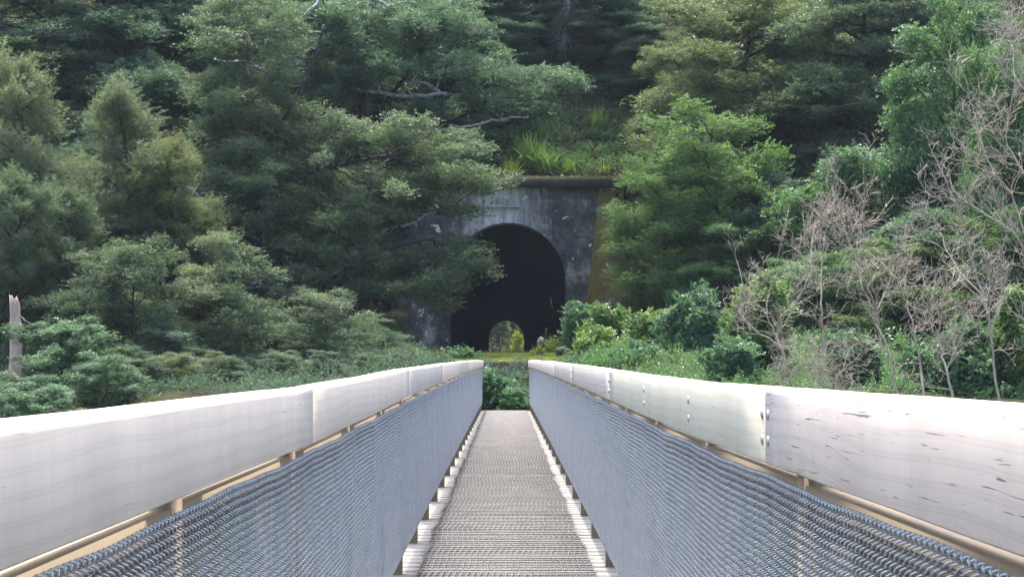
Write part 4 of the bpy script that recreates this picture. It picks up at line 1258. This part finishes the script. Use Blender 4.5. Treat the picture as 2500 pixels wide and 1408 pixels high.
dead_tree("dead_tree", 43, [[(1935, 950), (1915, 870), (1895, 820), (1870, 770), (1880, 700), (1905, 600)], [(1900, 840), (1850, 810), (1805, 770), (1815, 700), (1800, 640)], [(1895, 820), (1940, 750), (1990, 640), (1995, 560)]],
          "pale bare tree with a strongly bent left branch, leftmost of the dead trees", 41, nb=8, Lb=.62)
dead_tree("dead_tree", 44, [[(2018, 950), (2012, 860), (2005, 760), (2005, 660), (2012, 560), (2060, 480)], [(2006, 700), (1975, 640), (1985, 560), (2035, 450)]],
          "slim straight pale bare tree second from the left with a long upright stem", 42, nb=9, Lb=.6)
dead_tree("dead_tree", 43.5, [[(2190, 965), (2170, 860), (2140, 780), (2130, 720), (2085, 640), (2030, 590)], [(2150, 800), (2105, 700), (2090, 600), (2110, 500), (2108, 410)], [(2100, 650), (2060, 560), (2040, 470)], [(2140, 760), (2170, 690), (2190, 620)]],
          "grey bare tree whose twiggy crown reaches highest in the middle of the dead group", 43, mat='twig', nb=10, Lb=.66, depth=3)
dead_tree("dead_tree", 42.5, [[(2255, 970), (2245, 880), (2225, 780), (2205, 720), (2215, 650), (2240, 590)], [(2212, 740), (2190, 680), (2150, 640), (2110, 610)]],
          "leaning pale bare tree with a hooked round top right of the middle", 44, nb=7, Lb=.5, curl=1.6)
dead_tree("dead_tree", 41, [[(2440, 985), (2425, 880), (2415, 780), (2400, 720), (2360, 600), (2330, 480), (2290, 400)], [(2405, 730), (2330, 650), (2290, 560), (2260, 480)], [(2420, 820), (2450, 700), (2480, 600)]],
          "tall reddish bare tree with many crossing stems near the right edge", 45, mat='twig_red', nb=11, Lb=.62)
dead_tree("dead_tree", 40, [[(2330, 985), (2310, 900), (2290, 830), (2300, 740), (2330, 660)], [(2310, 900), (2350, 820), (2380, 740)], [(2300, 860), (2270, 780), (2280, 700)]],
          "thin many-stemmed bare sapling left of the tall reddish dead tree", 46, mat='twig', nb=10, Lb=.5)
dead_tree("dead_tree", 39, [[(2560, 985), (2540, 820), (2520, 640), (2470, 560), (2400, 520), (2340, 480)], [(2530, 700), (2480, 480), (2420, 420), (2370, 260), (2360, 200)], [(2530, 560), (2500, 420), (2450, 340), (2480, 200), (2470, 110)]],
          "bare tree reaching in from beyond the right edge with long arching pale limbs", 47, nb=12, Lb=.7, r0=.06)
dead_tree("dead_tree", 37.5, [[(2570, 300), (2500, 220), (2450, 150), (2440, 90)], [(2560, 250), (2490, 130), (2480, 60)]],
          "high bare branches coming in at the top right corner", 48, mat='twig_red', nb=9, Lb=.55, r0=.03)
dead_tree("dead_shrub", 42, [[(2000, 965), (1990, 900), (2010, 860)], [(2000, 960), (1950, 880), (1900, 860)], [(2010, 960), (2070, 890), (2110, 860)]],
          "low tangle of fine dead twigs lying in front of the second and third dead trees", 49, mat='twig', nb=12, Lb=.55, r0=.02, curl=1.4, upb=.1)
# hanging dead fronds high in the gap
rg = np.random.default_rng(5); p = P(1385, -60, 86)
e = empty("dead_sapling", (p[0], 86, p[2]), "pale grey dead sapling hanging head down at the top edge above the portal", "dead tree")
b = MB(); ax_ = np.array([P(1385, -60, 86), P(1388, 20, 86), P(1380, 60, 85.9), P(1376, 100, 85.8)]) - p; b.tube(ax_, [.07, .06, .04, .01], 6); b.build("trunk", M['twig_grey'], e)
b = MB()
for i in range(110):
    f = rg.uniform(0, 1); q = ax_[0] * (1 - f) + ax_[-1] * f
    d = np.array([rg.normal(0, .42), rg.normal(0, .3), -rg.uniform(.5, 1.3)])
    b.tube(bez(q, q + d * rg.uniform(.7, 1.0), .1, 6, rg, .15), np.linspace(.012, .004, 6), 3, cap=False)
b.build("twigs", M['twig_grey'], e)

# ------------------------------------------------------------------ rubble and log by the portal's right side
def rock(name, px, py, Y, sx, sz, label, seed, mat='rock'):
    rg = np.random.default_rng(seed); p = P(px, py, Y)
    b = MB(); n, m = 10, 7; V = []
    k1 = rg.uniform(0, 6, 6)
    for j in range(m + 1):
        t = PI * j / m
        for k in range(n):
            a = 2 * PI * k / n
            r_ = 1 + .22 * math.sin(2 * a + k1[0] + t) + .14 * math.sin(3 * t + k1[1] + a * 3) + rg.normal(0, .05)
            V.append((sx * r_ * math.sin(t) * math.cos(a), sx * r_ * .8 * math.sin(t) * math.sin(a), sz * r_ * math.cos(t)))
    q = [(j * n + k, (j + 1) * n + k, (j + 1) * n + (k + 1) % n, j * n + (k + 1) % n) for j in range(m) for k in range(n)]
    b.addq(V, np.array(q)); o = b.build(name, M[mat]); o.location = p
    tag(o, label, "rock")
rock("boulder", 1324, 842, 74, .24, .24, "small dark rock at the tunnel mouth's right side", 1)
b = MB(); rg = np.random.default_rng(3)
q = bez((0, 0, 0), (.75, .2, .12), .05, 8, rg, .2); b.tube(q, [.12, .14, .13, .12, .12, .11, .10, .08], 9)
o = b.build("log", M['bark'], smooth=True); o.location = P(1358, 862, 66); tag(o, "short dark rotten log lying on the grass edge right of the path", "log")
def post_(px, py0, py1, Y, label, lean=.1):
    rg = np.random.default_rng(px); p = P(px, py1, Y); H_ = (py1 - py0) / F * Y; e = MB()
    e.tube(bez((0, 0, -.2), (lean, 0, H_), 0, 6, rg, .1), np.linspace(.06, .035, 6), 6); o = e.build("old_post", M['bark'], smooth=True); o.location = p; tag(o, label, "post")
post_(1328, 800, 835, 73, "short broken brown post sticking up behind the small rock")
# thin dead sapling standing before the arch
dead_tree("dead_sapling", 73, [[(1368, 830), (1355, 790), (1348, 750), (1345, 722)]], "thin dead stalk standing in front of the arch's dark right side", 61, mat='bark', nb=1, Lb=.2, depth=1, r0=.018)

# ------------------------------------------------------------------ beyond the far mouth
def gate():
    Y = 283; c = P(1212, 888, Y); zb = GZ(c[0], Y)
    e = empty("wooden_barrier", (c[0], Y, zb), "dark timber frame with crossed braces seen through the tunnel's far mouth", "barrier")
    zt = P(0, 828, Y)[2] - zb; hw = .56
    def beam(name, a, c_, t=.11):
        b = MB(); a = np.array(a, float); c_ = np.array(c_, float); d = c_ - a; L = np.linalg.norm(d)
        q = Vector(d).to_track_quat('Z', 'Y'); b.box((a + c_) / 2, (t, t, L), q.to_euler()); b.build(name, M['bark'], e)
    zt *= 1.12
    for s in (-1, 1): beam("post", (s * hw, 0, -.1), (s * hw, 0, zt + .1), .15)
    beam("rail", (-hw, -.02, zt), (hw, -.02, zt)); beam("rail", (-hw, -.02, zt * .66), (hw, -.02, zt * .66), .16); beam("rail", (-hw, -.02, zt * .45), (hw, -.02, zt * .45))
    beam("brace", (-hw, -.12, zt * .35), (0, -.12, -.05), .08); beam("brace", (hw, -.12, zt * .35), (0, -.12, -.05), .08)
    beam("brace", (-1.1, 0, zt * .98), (-hw, 0, zt * .75), .1); beam("brace", (-1.1, 0, zt * .5), (-hw, 0, zt * .3), .12)
    beam("rail", (-1.6, .3, zt * .16), (-.7, .3, zt * .16), .08); beam("rail", (.7, .3, zt * .16), (2.2, .3, zt * .16), .08)
gate()
T("yellow_bush", "fine", 0, 1262, 803, 276, 34, "sunlit yellow-green bush seen through the tunnel's far mouth", cat='bush', mat='yellow')
T("far_tree", "beech", 0, 1215, 740, 296, 70, "grey-green tree beyond the far mouth, left behind the timber frame", mat='kanuka')
T("far_tree", "beech", 1, 1262, 750, 300, 70, "fresh green tree beyond the far mouth, behind the yellow bush", mat='bright')
T("far_shrub", "twiggy", 0, 1240, 812, 290, 45, "brown scrub beyond the far mouth between the frame and the yellow bush", cat='shrub')

# ------------------------------------------------------------------ thin blue air
m = bpy.data.materials.new("haze"); m.use_nodes = True; m.node_tree.nodes.clear()
o_ = m.node_tree.nodes.new("ShaderNodeOutputMaterial"); v_ = m.node_tree.nodes.new("ShaderNodeVolumePrincipled")
v_.inputs['Color'].default_value = (.68, .82, 1, 1); v_.inputs['Density'].default_value = .00014
m.node_tree.links.new(v_.outputs[0], o_.inputs['Volume'])
b = MB(); b.box((0, 180, 105 - 10), (420, 520, 230)); tag(b.build("haze", m), kind='stuff')

for k_, (px_, py_, Y_, h_, w_, m_) in enumerate([(1318, 856, 72, 30, 40, 'grass'), (1345, 850, 71, 46, 50, 'flax'), (1372, 862, 69, 40, 46, 'grass'), (1300, 860, 73, 20, 34, 'grass')]):
    clump("grass_tuft", px_, py_, Y_, h_, w_, 130, .022, m_, ["short grass tuft at the foot of the small rock by the tunnel mouth", "taller arching grass tuft over the rock by the tunnel mouth",
          "straggly grass tuft beside the dark rotten log", "lowest grass tuft nearest the tunnel floor"][k_], "grass", 70 + k_)
